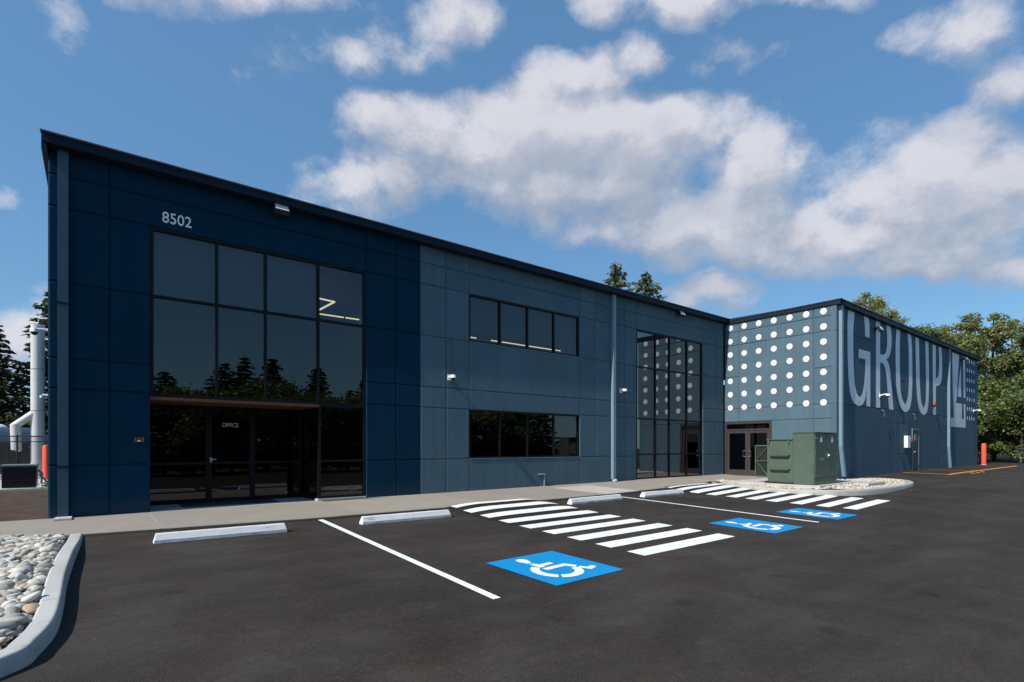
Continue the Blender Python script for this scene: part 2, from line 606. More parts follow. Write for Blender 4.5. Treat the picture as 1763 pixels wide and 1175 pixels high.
def concrete(name, color, rough=0.85, var=0.14, speck=0.12):
    m, q, p = principled(name, color, rough, 0, 0.3)
    P = wpos(q)
    n1 = q.noise(P, 1.1, 4, 0.6)
    n2 = q.noise(P, 7, 5, 0.65)
    n3 = q.noise(P, 90, 3, 0.7)
    f = q.math('ADD', q.math('MULTIPLY', q.math('SUBTRACT', n1, 0.5), var * 2),
               q.math('ADD', q.math('MULTIPLY', q.math('SUBTRACT', n2, 0.5), var * 1.6),
                      q.math('MULTIPLY', q.math('SUBTRACT', n3, 0.5), speck * 3)))
    c = q.vmath('SCALE', (*color,), scale=q.math('ADD', f, 1.0))
    c = q.vmath('SCALE', c, scale=q.maprange(q.node('ShaderNodeObjectInfo').outputs['Random'], 0, 1, 0.95, 1.05))
    if 'stop' in name or 'kerb' in name:
        sc = q.maprange(q.noise(q.vmath('MULTIPLY', P, (1.0, 2.0, 5.0)), 2.6, 5, 0.7), 0.56, 0.72, 0, 0.5, True)
        c = q.mix(sc, c, (0.10, 0.10, 0.105, 1))
    q.link(c, p.inputs['Base Color'])
    bump(q, p, q.math('ADD', n3, q.math('MULTIPLY', n2, 1.5)), 0.35, 0.004)
    return m


M['walk'] = concrete('broom_finished_concrete', (0.275, 0.245, 0.205))
M['walk_pale'] = concrete('newer_pale_concrete', (0.43, 0.40, 0.35))
M['recess_floor'] = concrete('smooth_entry_concrete', (0.36, 0.38, 0.38))
M['kerb'] = concrete('kerb_concrete', (0.44, 0.435, 0.415), 0.8, 0.16, 0.10)
M['kerb_pale'] = concrete('island_kerb_concrete', (0.38, 0.37, 0.345), 0.8, 0.12, 0.08)
M['stop'] = concrete('pale_wheel_stop_concrete', (0.62, 0.62, 0.62), 0.75, 0.16, 0.08)
M['pad'] = concrete('pad_concrete', (0.46, 0.45, 0.42))


def paint(name, color, wear=0.5):
    m, q, p = principled(name, color, 0.6, 0, 0.4)
    P = wpos(q)
    n = q.noise(P, 30, 5, 0.7)
    w = q.math('ADD', q.maprange(n, 0.60, 0.74, 0, wear, True), q.math('MULTIPLY', q.maprange(q.noise(P, 130, 2, 0.6), 0.56, 0.70, 0, 1), wear * 0.45), clamp=True)
    patch = q.maprange(q.noise(P, 2.2, 4, 0.6), 0.3, 0.7, 0.93, 1.05)
    c = q.vmath('SCALE', (*color,), scale=patch)
    c = q.mix(w, c, (0.10, 0.10, 0.10, 1))
    q.link(c, p.inputs['Base Color'])
    bump(q, p, q.noise(P, 110, 3, 0.7), 0.4, 0.003)
    return m


M['wpaint'] = paint('white_road_paint', (0.80, 0.80, 0.78))
M['ypaint'] = paint('yellow_road_paint', (0.75, 0.33, 0.02))
M['bpaint'] = paint('blue_road_paint', (0.0, 0.24, 0.54), 0.08)


def soil_mat():
    m, q, p = principled('bare_brown_soil', (0.07, 0.05, 0.038), 0.95, 0, 0.2)
    P = wpos(q)
    c = q.ramp(q.noise(P, 2.6, 8, 0.75), [(0.25, (0.035, 0.024, 0.018)), (0.55, (0.085, 0.06, 0.045)), (0.85, (0.17, 0.13, 0.10))])
    q.link(c, p.inputs['Base Color'])
    bump(q, p, q.noise(P, 18, 6, 0.75), 0.9, 0.04)
    return m


M['soil'] = soil_mat()


def ground_mat():
    m, q, p = principled('rough_grass_ground', (0.05, 0.06, 0.03), 0.95, 0, 0.2)
    P = wpos(q)
    c = q.ramp(q.noise(P, 0.8, 8, 0.7), [(0.3, (0.02, 0.028, 0.012)), (0.5, (0.045, 0.055, 0.02)), (0.75, (0.09, 0.08, 0.045))])
    q.link(c, p.inputs['Base Color'])
    bump(q, p, q.noise(P, 9, 6, 0.75), 0.8, 0.05)
    return m


M['ground'] = ground_mat()


def rock_mat(name, stops, objrand=True):
    m, q, p = principled(name, (0.4, 0.4, 0.4), 0.75, 0, 0.3)
    P = wpos(q)
    if objrand:
        r = q.node('ShaderNodeObjectInfo').outputs['Random']
    else:
        r = q.node('ShaderNodeNewGeometry').outputs['Random Per Island']
    c = q.ramp(r, stops)
    f = q.maprange(q.noise(P, 28, 5, 0.7), 0.25, 0.75, 0.78, 1.18)
    c = q.vmath('SCALE', c, scale=f)
    q.link(c, p.inputs['Base Color'])
    bump(q, p, q.noise(P, 60, 4, 0.6), 0.3, 0.006)
    return m


STONES = [(0.0, (0.17, 0.175, 0.165)), (0.2, (0.36, 0.355, 0.32)), (0.4, (0.56, 0.52, 0.45)), (0.55, (0.28, 0.275, 0.24)),
          (0.7, (0.64, 0.60, 0.52)), (0.8, (0.50, 0.36, 0.24)), (0.9, (0.26, 0.265, 0.25)), (1.0, (0.68, 0.65, 0.60))]
M['rock'] = rock_mat('river_rock', STONES)
M['rock_i'] = rock_mat('river_rock_mass', STONES, False)
M['gravel'] = rock_mat('tan_island_gravel', [(0, (0.30, 0.26, 0.21)), (0.3, (0.50, 0.43, 0.34)), (0.6, (0.62, 0.57, 0.48)), (0.8, (0.36, 0.28, 0.20)), (1, (0.66, 0.62, 0.56))], False)


def leaf_mat(name, c0, c1, c2, trans=0.35):
    m = bpy.data.materials.new(name)
    m.use_nodes = True
    q = NT(m.node_tree)
    q.n.clear()
    out = q.node('ShaderNodeOutputMaterial')
    g = q.node('ShaderNodeNewGeometry')
    big = q.noise(g.outputs['Position'], 0.35, 3, 0.5)
    f = q.math('ADD', q.math('MULTIPLY', g.outputs['Random Per Island'], 0.65), q.math('MULTIPLY', big, 0.5), clamp=True)
    c = q.ramp(f, [(0.1, c0), (0.5, c1), (0.95, c2)])
    d = q.node('ShaderNodeBsdfDiffuse')
    t = q.node('ShaderNodeBsdfTranslucent')
    s = q.node('ShaderNodeBsdfGlossy')
    s.inputs['Roughness'].default_value = 0.45
    s.inputs['Color'].default_value = (0.5, 0.5, 0.5, 1)
    q.link(c, d.inputs[0])
    q.link(q.vmath('MULTIPLY', c, (1.3, 1.4, 0.6)), t.inputs[0])
    a = q.node('ShaderNodeMixShader')
    a.inputs[0].default_value = trans
    q.link(d.outputs[0], a.inputs[1])
    q.link(t.outputs[0], a.inputs[2])
    b = q.node('ShaderNodeMixShader')
    b.inputs[0].default_value = 0.06
    q.link(a.outputs[0], b.inputs[1])
    q.link(s.outputs[0], b.inputs[2])
    q.link(b.outputs[0], out.inputs[0])
    return m


M['leaf'] = leaf_mat('broad_leaf', (0.030, 0.050, 0.014), (0.10, 0.14, 0.036), (0.21, 0.24, 0.08))
M['leaf_olive'] = leaf_mat('olive_leaf', (0.055, 0.07, 0.022), (0.18, 0.20, 0.07), (0.34, 0.34, 0.16))
M['needle'] = leaf_mat('fir_needles', (0.014, 0.026, 0.014), (0.034, 0.052, 0.024), (0.075, 0.095, 0.04), 0.2)
M['needle_pale'] = leaf_mat('pale_fir_needles', (0.035, 0.05, 0.022), (0.08, 0.10, 0.045), (0.16, 0.17, 0.09), 0.3)
M['bark'] = simple('rough_bark', (0.075, 0.06, 0.048), 0.95, 0, 0.35, 8, 0.8, 25)


# ------------------------------------------------------------------ the ground heights
def sstep(a, b, x):
    t = min(1.0, max(0.0, (x - a) / (b - a)))
    return t * t * (3 - 2 * t)


def za(X, Y):
    base = -.06 + .033 * (min(Y, 10.4) - 10.4)
    if Y < -4:
        base = -.06 + .033 * (-14.4) + .006 * (Y + 4)
    r = .17 + .018 * (min(Y, 12) - 8.59)
    w = sstep(19, 31, X)
    return base * (1 - w) + r * w


def grid_mesh(name, xs, ys, hf, mat, parent=None):
    mb = MB()
    nx, ny = len(xs), len(ys)
    mb.v = [(x, y, hf(x, y)) for y in ys for x in xs]
    for j in range(ny - 1):
        for i in range(nx - 1):
            a = j * nx + i
            mb.f.append((a, a + 1, a + 1 + nx, a + nx))
            mb.m.append(0)
    o = mb.build(name, mat, parent, origin=(0, 0, 0) if parent is None else None, smooth=True, weld=False)
    return o


def lin(a, b, n):
    return list(np.linspace(a, b, n))


def uq(*ls):
    return sorted(set(round(float(v), 4) for l in ls for v in l))


gx = uq(lin(-900, -60, 5), lin(-40, 110, 76), lin(150, 900, 5))
gy = uq(lin(-900, -60, 5), lin(-40, 90, 66), lin(120, 900, 5))
tag(grid_mesh('ground', gx, gy, lambda x, y: za(x, max(y, -40)) - .08 + (0.03 * mnoise.noise((x * .2, y * .2, 0)) if y > 14 or x > 55 else 0), M['ground']), kind='structure')

ax = uq(lin(-30, 19, 99), lin(19, 31, 41), lin(31, 53, 23))
ay = uq(lin(-16, -4, 7), lin(-4, 13.2, 36), [10.4])
lot = tag(grid_mesh('asphalt_lot', ax, ay, za, M['asphalt']), kind='structure')


def sheet(name, pts, off, mat, parent, nx=1, ny=1, hf=za):
    """four corners (a,b along the length, c,d back) draped on the ground, off metres above it"""
    a, b, c, d = [Vector((p[0], p[1])) for p in pts]
    mb = MB()
    P = []
    for j in range(ny + 1):
        for i in range(nx + 1):
            u, v = i / nx, j / ny
            p = (a * (1 - u) + b * u) * (1 - v) + (d * (1 - u) + c * u) * v
            P.append((p.x, p.y, hf(p.x, p.y) + off))
    mb.v = P
    for j in range(ny):
        for i in range(nx):
            k = j * (nx + 1) + i
            mb.f.append((k, k + 1, k + nx + 2, k + nx + 1))
            mb.m.append(0)
    return mb.build(name, mat, parent, weld=False, smooth=True)


# stall lines
sheet('stall_line', [(3.414, 10.415), (3.521, 10.436), (3.418, 4.549), (3.317, 4.547)], .006, M['wpaint'], lot, 1, 24)
sheet('stall_line', [(11.76, 10.0), (11.866, 9.995), (12.111, 4.873), (12.0, 4.867)], .006, M['wpaint'], lot, 1, 24)

# ------------------------------------------------------------------ crosswalk ramps: raised asphalt meeting the walk
RAMPS = []


def make_ramp(x0, x1, skew, y_top, y_end, h_top, label, n_str, name='crosswalk_ramp'):
    def rh(x, y):
        xx = x - skew * (y - y_top)
        t = min(1.0, max(0.0, (xx - x0) / (x1 - x0)))
        e = min(1, t / 0.30) if t < .5 else min(1, (1 - t) / 0.22)
        e = e * (2 - e)
        k = sstep(y_end, y_top - 0.1, y)
        return k * (0.042 + (h_top - .042) * e)
    mb = MB()
    nx, ny = 40, 30
    for j in range(ny + 1):
        y = y_end + (y_top - y_end) * j / ny
        for i in range(nx + 1):
            x = x0 + (x1 - x0) * i / nx + skew * (y - y_top)
            mb.v.append((x, y, za(x, y) + rh(x, y) + .003))
    for j in range(ny):
        for i in range(nx):
            k = j * (nx + 1) + i
            mb.f.append((k, k + 1, k + nx + 2, k + nx + 1))
            mb.m.append(0)
    # ragged black skirt on both flanks
    for side in (0, nx):
        sg = -1 if side == 0 else 1
        prev = None
        for j in range(ny + 1):
            k = j * (nx + 1) + side
            vx, vy, vz = mb.v[k]
            wdt = 0.075 + 0.04 * mnoise.noise((vy * 7, side, 0)) + .02 * math.sin(vy * 23)
            hgt = rh(vx, vy)
            q = (vx + sg * (wdt + hgt * .6), vy, za(vx, vy) + .002)
            mb.v.append(q)
            cur = (k, len(mb.v) - 1)
            if prev:
                mb.f.append((prev[0], cur[0], cur[1], prev[1]))
                mb.m.append(1)
            prev = cur
    o = mb.build(name, [M['ramp_asphalt'], M['tar']], None, smooth=True, weld=False)
    tag(o, kind='structure')
    RAMPS.append((x0, x1, skew, y_top, y_end, rh))
    return rh


rh1 = make_ramp(6.33, 8.98, 0.0, 10.46, 7.95, 0.10, '', 9)
rh2 = make_ramp(14.75, 17.98, -0.07, 10.95, 9.0, 0.085, '', 10)


def on_ramp(rh, x0, x1, skew, yt, ye):
    def f(x, y):
        xx = x - skew * (y - yt)
        if ye < y < yt + .02 and x0 - .01 <= xx <= x1 + .01:
            return za(x, y) + rh(x, y) + .004
        return za(x, y)
    return f


f1 = on_ramp(rh1, 6.33, 8.98, 0.0, 10.46, 7.95)
for k in range(9):
    yc = 5.11 + .648 * k
    w = .166
    if k == 8:
        sheet('crosswalk_stripe', [(6.40, yc - .13), (8.93, yc - .06), (8.93, yc + .12), (6.40, yc + .13)], .006, M['wpaint'], lot, 26, 3, f1)
    else:
        sheet('crosswalk_stripe', [(6.345, yc - w), (8.955, yc - w + .06), (8.955, yc + w + .06), (6.345, yc + w)], .006, M['wpaint'], lot, 26, 3, f1)
f2 = on_ramp(rh2, 14.75, 17.98, -.07, 10.95, 9.0)
CW2 = [(15.1, 5.37, 18.31, 5.60), (14.97, 5.97, 18.25, 6.27), (14.9, 6.61, 18.17, 6.94), (14.82, 7.23, 18.02, 7.55), (14.78, 7.80, 17.88, 8.19),
       (14.75, 8.38, 17.83, 8.84), (14.73, 9.03, 17.78, 9.45), (14.78, 9.62, 17.72, 10.02), (14.85, 10.18, 17.70, 10.45), (14.95, 10.68, 17.75, 10.84)]
for k, (xa, ya, xb, yb) in enumerate(CW2):
    w = .165 if k < 8 else (.13 if k == 8 else .085)
    sheet('crosswalk_stripe', [(xa, ya - w), (xb, yb - w), (xb, yb + w), (xa, ya + w)], .006, M['wpaint'], lot, 26, 3, f2)

# ------------------------------------------------------------------ accessible parking symbols
HEAD = [(-0.238, 0.492), (-0.205, 0.535), (-0.150, 0.545), (-0.100, 0.524), (-0.072, 0.464), (-0.095, 0.386), (-0.126, 0.294), (-0.200, 0.280), (-0.218, 0.337), (-0.240, 0.402)]
SA = [(-0.21, 0.248), (-0.137, 0.243), (-0.115, 0.165), (0.094, 0.183), (0.090, 0.089), (-0.105, 0.075), (-0.130, 0.030), (-0.221, 0.045)]
SB = [(-0.229, -0.008), (-0.140, -0.005), (-0.120, 0.0), (0.207, 0.012), (0.282, -0.157), (0.195, -0.212), (0.130, -0.085), (-0.216, -0.109)]
SC = [(0.199, -0.239), (0.282, -0.205), (0.333, -0.295), (0.433, -0.275), (0.449, -0.35), (0.286, -0.412)]


def arc(cx, cy, ro, ri, a0, a1, n=18):
    o = [(cx + ro * math.cos(a0 + (a1 - a0) * k / n), cy + ro * math.sin(a0 + (a1 - a0) * k / n)) for k in range(n + 1)]
    i = [(cx + ri * math.cos(a0 + (a1 - a0) * k / n), cy + ri * math.sin(a0 + (a1 - a0) * k / n)) for k in range(n + 1)]
    return o, i


def symbol(cx, cy, rot):
    mb = MB()
    R = Matrix.Rotation(rot, 2)

    def T(p, off):
        v = R @ Vector(p)
        x, y = cx + v.x, cy + v.y
        return (x, y, za(x, y) + off)
    n = 6
    for j in range(n):
        for i in range(n):
            q = [(-.625 + 1.25 * a / n, -.665 + 1.33 * b / n) for a, b in ((i, j), (i + 1, j), (i + 1, j + 1), (i, j + 1))]
            mb.poly([T(p, .006) for p in q])
    bg_ = mb.build('accessible_symbol', M['bpaint'], lot)
    mb = MB()
    for sh in (HEAD, SA, SB, SC):
        mb.poly([T(p, .010) for p in sh])
    for a0, a1 in ((math.radians(118), math.radians(228)), (math.radians(236), math.radians(352))):
        o, i = arc(-.115, -.175, .345, .225, a0, a1)
        for k in range(len(o) - 1):
            mb.poly([T(o[k], .010), T(o[k + 1], .010), T(i[k + 1], .010), T(i[k], .010)])
    mb.build('wheelchair_figure', M['wpaint'], bg_, weld=True)


symbol(4.81, 5.23, math.radians(2.5))
symbol(10.49, 5.43, math.radians(1.2))
symbol(13.44, 5.48, math.radians(1.8))

# yellow lines by the far door
sheet('yellow_line', [(29.51, 8.30), (29.66, 8.30), (29.88, 6.66), (29.73, 6.66)], .006, M['ypaint'], lot, 1, 6)
sheet('yellow_line', [(33.5, 8.35), (33.62, 8.35), (34.70, 6.75), (34.58, 6.75)], .006, M['ypaint'], lot, 1, 6)
sheet('yellow_line', [(29.6, 6.56), (45.9, 6.78), (45.9, 6.93), (29.6, 6.71)], .006, M['ypaint'], lot, 10, 1)
for k in range(3):
    xx = 31.6 + k * 1.0
    sheet('yellow_line', [(xx, 6.10), (xx + .8, 6.38), (xx + .8, 6.50), (xx, 6.22)], .006, M['ypaint'], lot, 3, 1)

# ------------------------------------------------------------------ sidewalk slabs
EDGE = [(-12, 11.5), (-1.16, 11.45), (-0.72, 10.95), (-0.1, 10.86), (3.55, 10.50), (6.3, 10.47), (9.0, 10.33), (11.8, 10.42), (14.3, 10.70), (16.3, 10.95), (18.3, 11.35), (19.2, 11.75), (22.8, 12.0)]


def edge_y(x):
    for (xa, ya), (xb, yb) in zip(EDGE, EDGE[1:]):
        if x <= xb:
            return ya + (yb - ya) * (x - xa) / (xb - xa)
    return EDGE[-1][1]


def walk_z(x, t):
    zw = 0.004 * max(x, 0)
    ze = -0.018 + 0.0015 * max(x, 0)
    return zw * (1 - t) + ze * t


walk = MB()
walk.box(-12, -11.9, 13.2, 13.25, -.3, -.2)
walk = walk.build('sidewalk', M['walk'])
tag(walk, kind='structure')
JX = [-12, -8.2, -4.4, -2.1, .915, 4.41, 7.6, 11.585, 13.3, 16.2, 19.2, 22.86]


def slab(x0, x1, y_back, mat, frontf=edge_y, parent=None, name='concrete_slab', gap=.006, t0=0.0, t1=1.0):
    mb = MB()
    n = max(2, int((x1 - x0) / .5))
    top, bot = [], []
    xs = [x0 + gap + (x1 - x0 - 2 * gap) * i / n for i in range(n + 1)]
    for x in xs:
        yf = frontf(x)
        ya, yb = y_back + (yf - y_back) * t0, y_back + (yf - y_back) * t1
        za_, zb_ = walk_z(x, t0), walk_z(x, t1)
        c = .012
        wob = 0.012 * mnoise.noise((x * 3.1, 4.4, 0)) if t1 == 1 else 0
        top.append([(x, ya, za_), (x, (ya + yb) / 2, (za_ + zb_) / 2), (x, yb + c + wob, zb_), (x, yb + wob, zb_ - c), (x, yb + wob, zb_ - .14)])
    for a, b in zip(top, top[1:]):
        for k in range(4):
            mb.poly([a[k], b[k], b[k + 1], a[k + 1]])
    # side faces of the joints
    for s_ in (top[0], top[-1]):
        mb.poly([s_[0], s_[1], s_[2], s_[3], s_[4], (s_[0][0], s_[0][1], s_[4][2])])
    return mb.build(name, mat, parent, weld=True)


for a, b in zip(JX, JX[1:]):
    yb_ = 13.325 if b > -1 else 13.33
    if abs(a - 11.585) < .01:
        slab(a, b, 13.325, M['walk'], parent=walk, t1=.22)
        o = slab(a, b, 13.325, M['walk_pale'], parent=walk, t0=.224)
        o['label'] = 'paler replacement slab by the third wheel stop'
    else:
        slab(a, b, yb_, M['walk'], parent=walk)
# joint fill below the slabs and the entry floor in the recess
mb = MB()
for a, b in zip(JX, JX[1:]):
    for xx in (b,):
        mb.poly([(xx - .02, 13.32, walk_z(xx, 0) - .006), (xx + .02, 13.32, walk_z(xx, 0) - .006), (xx + .02, edge_y(xx) + .02, walk_z(xx, 1) - .008), (xx - .02, edge_y(xx) + .02, walk_z(xx, 1) - .008)])
mb.build('joint_filler', concrete('pale_joint_sealant', (0.50, 0.45, 0.37)), walk)
mb = MB()
mb.box(.93, 4.40, 13.327, 14.72, -.1, .008)
o = mb.build('entry_floor', M['recess_floor'], walk)
# concrete walk in front of the double doors in the corner is the slab run above; tar line where asphalt meets walk
mb = MB()
prev = None
x = -.1
while x < 18.6:
    on = (6.25 < x < 9.0) or (14.8 < x < 18.0)
    if not on:
        y = edge_y(x)
        j = .016 * mnoise.noise((x * 9, 1, 0)) + .012 * mnoise.noise((x * 31, 1, 0))
        cur = [(x, y + .02, za(x, y) + .003), (x, y - .01, za(x, y) + .026 + j * .4), (x, y - .055 + j, za(x, y) + .0035)]
        if prev:
            mb.poly([prev[0], cur[0], cur[1], prev[1]])
            mb.poly([prev[1], cur[1], cur[2], prev[2]])
        prev = cur
    else:
        prev = None
    x += .05
tag(mb.build('tar_seam', M['tar']), kind='structure')

# door mat
mb = MB()
mb.box(1.58, 3.58, 13.78, 14.60, .0085, .022)
tag(mb.build('door_mat', simple('charcoal_door_mat', (0.035, 0.037, 0.042), 0.95, 0, .2, 40)), 'flat charcoal door mat lying in front of the office door', 'doormat')

# ------------------------------------------------------------------ kerbs and rock beds
def catmull(pts, n=8):
    out = []
    P = [Vector(p) for p in pts]
    for i in range(len(P) - 1):
        p0 = P[max(i - 1, 0)]
        p1, p2 = P[i], P[i + 1]
        p3 = P[min(i + 2, len(P) - 1)]
        for k in range(n):
            t = k / n
            out.append(0.5 * ((2 * p1) + (-p0 + p2) * t + (2 * p0 - 5 * p1 + 4 * p2 - p3) * t * t + (-p0 + 3 * p1 - 3 * p2 + p3) * t ** 3))
    out.append(P[-1])
    return out


def kerb(name, path, width, hf, mat, inner=1, seams=()):
    """path = foot of the kerb face on the asphalt; inner=+1 puts the kerb to the left of the path"""
    pts = catmull(path, 10)
    segs = []
    d = 0
    cur = []
    rows = []
    for i, p in enumerate(pts):
        t = (pts[min(i + 1, len(pts) - 1)] - pts[max(i - 1, 0)]).normalized()
        nrm = Vector((-t.y, t.x)) * inner
        if i:
            d += (p - pts[i - 1]).length
        h = hf(p.x, p.y)
        b = za(p.x, p.y)
        prof = [(0.0, b - .02), (0.010, b + h * .55), (0.018, b + h - .014), (0.030, b + h - .002), (0.045, b + h), (width - .02, b + h), (width, b + h - .02), (width, b - .1)]
        rows.append((d, [(p.x + nrm.x * u, p.y + nrm.y * u, z) for u, z in prof]))
    total = d
    cuts = [0] + [s for s in seams if s < total] + [total + 1]
    root = None
    for s0, s1 in zip(cuts, cuts[1:]):
        rr = [r for dd, r in rows if s0 <= dd <= s1]
        ex = [r for dd, r in rows if dd > s1]
        if len(rr) < 2:
            continue
        mb = MB()
        if ex:
            # run on to 5 mm short of the next piece
            a_, b_ = rr[-1], ex[0]
            rr = rr + [[tuple(Vector(u) * .08 + Vector(v) * .92) for u, v in zip(a_, b_)]]
        for a, b in zip(rr, rr[1:]):
            for k in range(len(a) - 1):
                mb.poly([a[k], b[k], b[k + 1], a[k + 1]])
        mb.poly(rr[0])
        mb.poly(rr[-1])
        if root is None:
            root = tag(mb.build(name, mat, None, smooth=True), kind='structure')
        else:
            mb.build('kerb_section', mat, root, smooth=True)
    return root


kerb('bed_kerb', [(-0.11, 10.86), (-0.13, 10.0), (-0.18, 8.8), (-0.215, 7.6), (-0.215, 6.6), (-0.235, 5.9), (-0.31, 5.45), (-0.42, 5.15), (-0.9, 4.80), (-1.7, 4.58), (-3.2, 4.45), (-6, 4.4)], .17,
     lambda x, y: .05 + .085 * sstep(10.8, 8.6, y), M['kerb'], -1, (1.02, 4.3, 7.6))

# river rocks
base_rocks = []
for k in range(7):
    bm = bmesh.new()
    bmesh.ops.create_icosphere(bm, subdivisions=2, radius=1.0)
    off = Vector((k * 13.7, k * 3.1, 0))
    fl = random.uniform(.5, .75)
    for v in bm.verts:
        n = mnoise.noise(v.co * 0.9 + off) * .42 + mnoise.noise(v.co * 1.9 + off) * .16
        v.co *= 1 + n
        v.co.z *= fl
        v.co.x *= 1.25
    me = bpy.data.meshes.new('river_rock')
    bm.to_mesh(me)
    bm.free()
    me.materials.append(M['rock'])
    me.polygons.foreach_set('use_smooth', [True] * len(me.polygons))
    base_rocks.append(me)


def bed_z(x, y):
    yy = min(y, 10.6)
    return za(x, yy) + .05 + .0 * x + (.05 + .085 * sstep(10.8, 8.6, y)) * .45


def inner_x(y):
    pts = [(10.9, -.31), (10, -.31), (8.8, -.355), (7.2, -.365), (6.3, -.375), (5.8, -.42), (5.45, -.53), (5.25, -.70), (4.95, -1.1), (4.75, -1.8), (4.6, -3.2), (4.5, -6)]
    for (ya, xa), (yb, xb) in zip(pts, pts[1:]):
        if y >= yb:
            return xa + (xb - xa) * (ya - y) / (ya - yb)
    return -9


bed = tag(grid_mesh('rock_bed', lin(-6, -.28, 24), lin(4.5, 11.4, 28), lambda x, y: bed_z(x, y) - .06 if x < inner_x(y) + .12 else za(x, y) - .1, M['soil']), kind='structure')
cands = []
sp = .080
yy = 4.5
r_ = random.Random(3)
while yy < 11.4:
    xx = -3.6
    while xx < -.30:
        x = xx + r_.uniform(-.035, .035)
        y = yy + r_.uniform(-.035, .035)
        s = r_.choice([.026, .034, .040, .046, .052, .060, .070]) * r_.uniform(.8, 1.12)
        lim = edge_y(x) - .02
        if x < inner_x(y) - s * .9 and y < lim - s * .7:
            cands.append((x, y, s))
        xx += sp
    yy += sp * .92
vis = [c for c in cands if c[0] > -.105 * c[1] - .10]
# the frame shows the bed between the kerb and this line; the 300 nearest stones there are single objects
vis.sort(key=lambda c: c[1] * .6 + 2 * abs(c[0]))
single = vis[:298]
ids = set(id(c) for c in single)
for c in single:
    x, y, s = c
    o = new_obj('river_rock', r_.choice(base_rocks), (x, y, bed_z(x, y) - .03 + s * r_.uniform(.1, .75)), bed)
    o.rotation_euler = (r_.uniform(-.5, .5), r_.uniform(-.5, .5), r_.uniform(0, 6.28))
    k = s * r_.uniform(.95, 1.2)
    o.scale = (k, k * r_.uniform(.75, 1.1), k * r_.uniform(.8, 1.15))
rock_np = []
for me in base_rocks:
    v = np.array([tuple(a.co) for a in me.vertices])
    f = [tuple(p.vertices) for p in me.polygons]
    rock_np.append((v, f))
# a cheaper stone for the masses
small_np = []
for k in range(5):
    bm = bmesh.new()
    bmesh.ops.create_icosphere(bm, subdivisions=1, radius=1.0)
    for v in bm.verts:
        v.co *= 1 + mnoise.noise(v.co * 1.1 + Vector((k * 7.7, 1, 2))) * .35
        v.co.x *= 1.3
        v.co.z *= .65
    small_np.append((np.array([tuple(v.co) for v in bm.verts]), [tuple(v.index for v in f.verts) for f in bm.faces]))
    bm.free()


def mass(name, items, lib, mat, parent, zf, smooth=True, tagkind='stuff'):
    mb = MB()
    for (x, y, s) in items:
        v, f = r_.choice(lib)
        R = Matrix.Rotation(r_.uniform(0, 6.28), 3, 'Z') @ Matrix.Rotation(r_.uniform(-.5, .5), 3, 'X')
        w = (np.array(R) @ (v * s).T).T + np.array((x, y, zf(x, y) + s * r_.uniform(0.0, .6)))
        i = len(mb.v)
        mb.v.extend(map(tuple, w))
        mb.f.extend([tuple(i + a for a in ff) for ff in f])
        mb.m.extend([0] * len(f))
    o = mb.build(name, mat, parent, smooth=smooth, weld=False)
    o['kind'] = tagkind
    return o


rest = [c for c in cands if id(c) not in ids]
under = []
yy = 4.5
while yy < 11.2:
    xx = -1.6
    while xx < -.3:
        x, y = xx + r_.uniform(-.03, .03), yy + r_.uniform(-.03, .03)
        if x < inner_x(y) - .03 and y < edge_y(x) - .06:
            under.append((x, y, r_.uniform(.02, .035)))
        xx += .06
    yy += .06
mass('small_river_rocks', rest + under, small_np, M['rock_i'], bed, lambda x, y: bed_z(x, y) - .045)

# transformer island
ISL = [(22.6, 12.2), (20.2, 12.0), (18.9, 11.55), (18.05, 10.7), (17.62, 9.7), (17.52, 8.6), (17.72, 7.5), (18.3, 6.85), (19.3, 6.42), (20.8, 6.28), (22.4, 6.28), (23.7, 6.32), (24.4, 6.6), (24.75, 7.1), (24.7, 7.7), (24.3, 8.1), (23.6, 8.35), (22.9, 8.45)]
island = kerb('island_kerb', ISL, .17, lambda x, y: max(.035 + .085 * sstep(11.6, 10.2, y), (.0 - za(x, y)) * sstep(11.6, 10.2, y)), M['kerb_pale'], 1, (3.4, 6.6, 10.2, 13.5))
isl_in = []
_p = catmull(ISL, 4)
for i, p in enumerate(_p):
    t = (_p[min(i + 1, len(_p) - 1)] - _p[max(i - 1, 0)]).normalized()
    isl_in.append((p.x - t.y * .15, p.y + t.x * .15))
poly_in = isl_in + [(22.87, 8.6), (22.87, 12.2)]


def inside(x, y, poly):
    c = False
    n = len(poly)
    for i in range(n):
        (xa, ya), (xb, yb) = poly[i], poly[(i + 1) % n]
        if (ya > y) != (yb > y) and x < (xb - xa) * (y - ya) / (yb - ya) + xa:
            c = not c
    return c


mb = MB()
def isl_z(x, y):
    dx = sstep(17.6, 18.4, x)
    hz = -.03 + .085 * min(sstep(6.3, 7.3, y), dx)
    return max(hz, za(x, y) + .05)


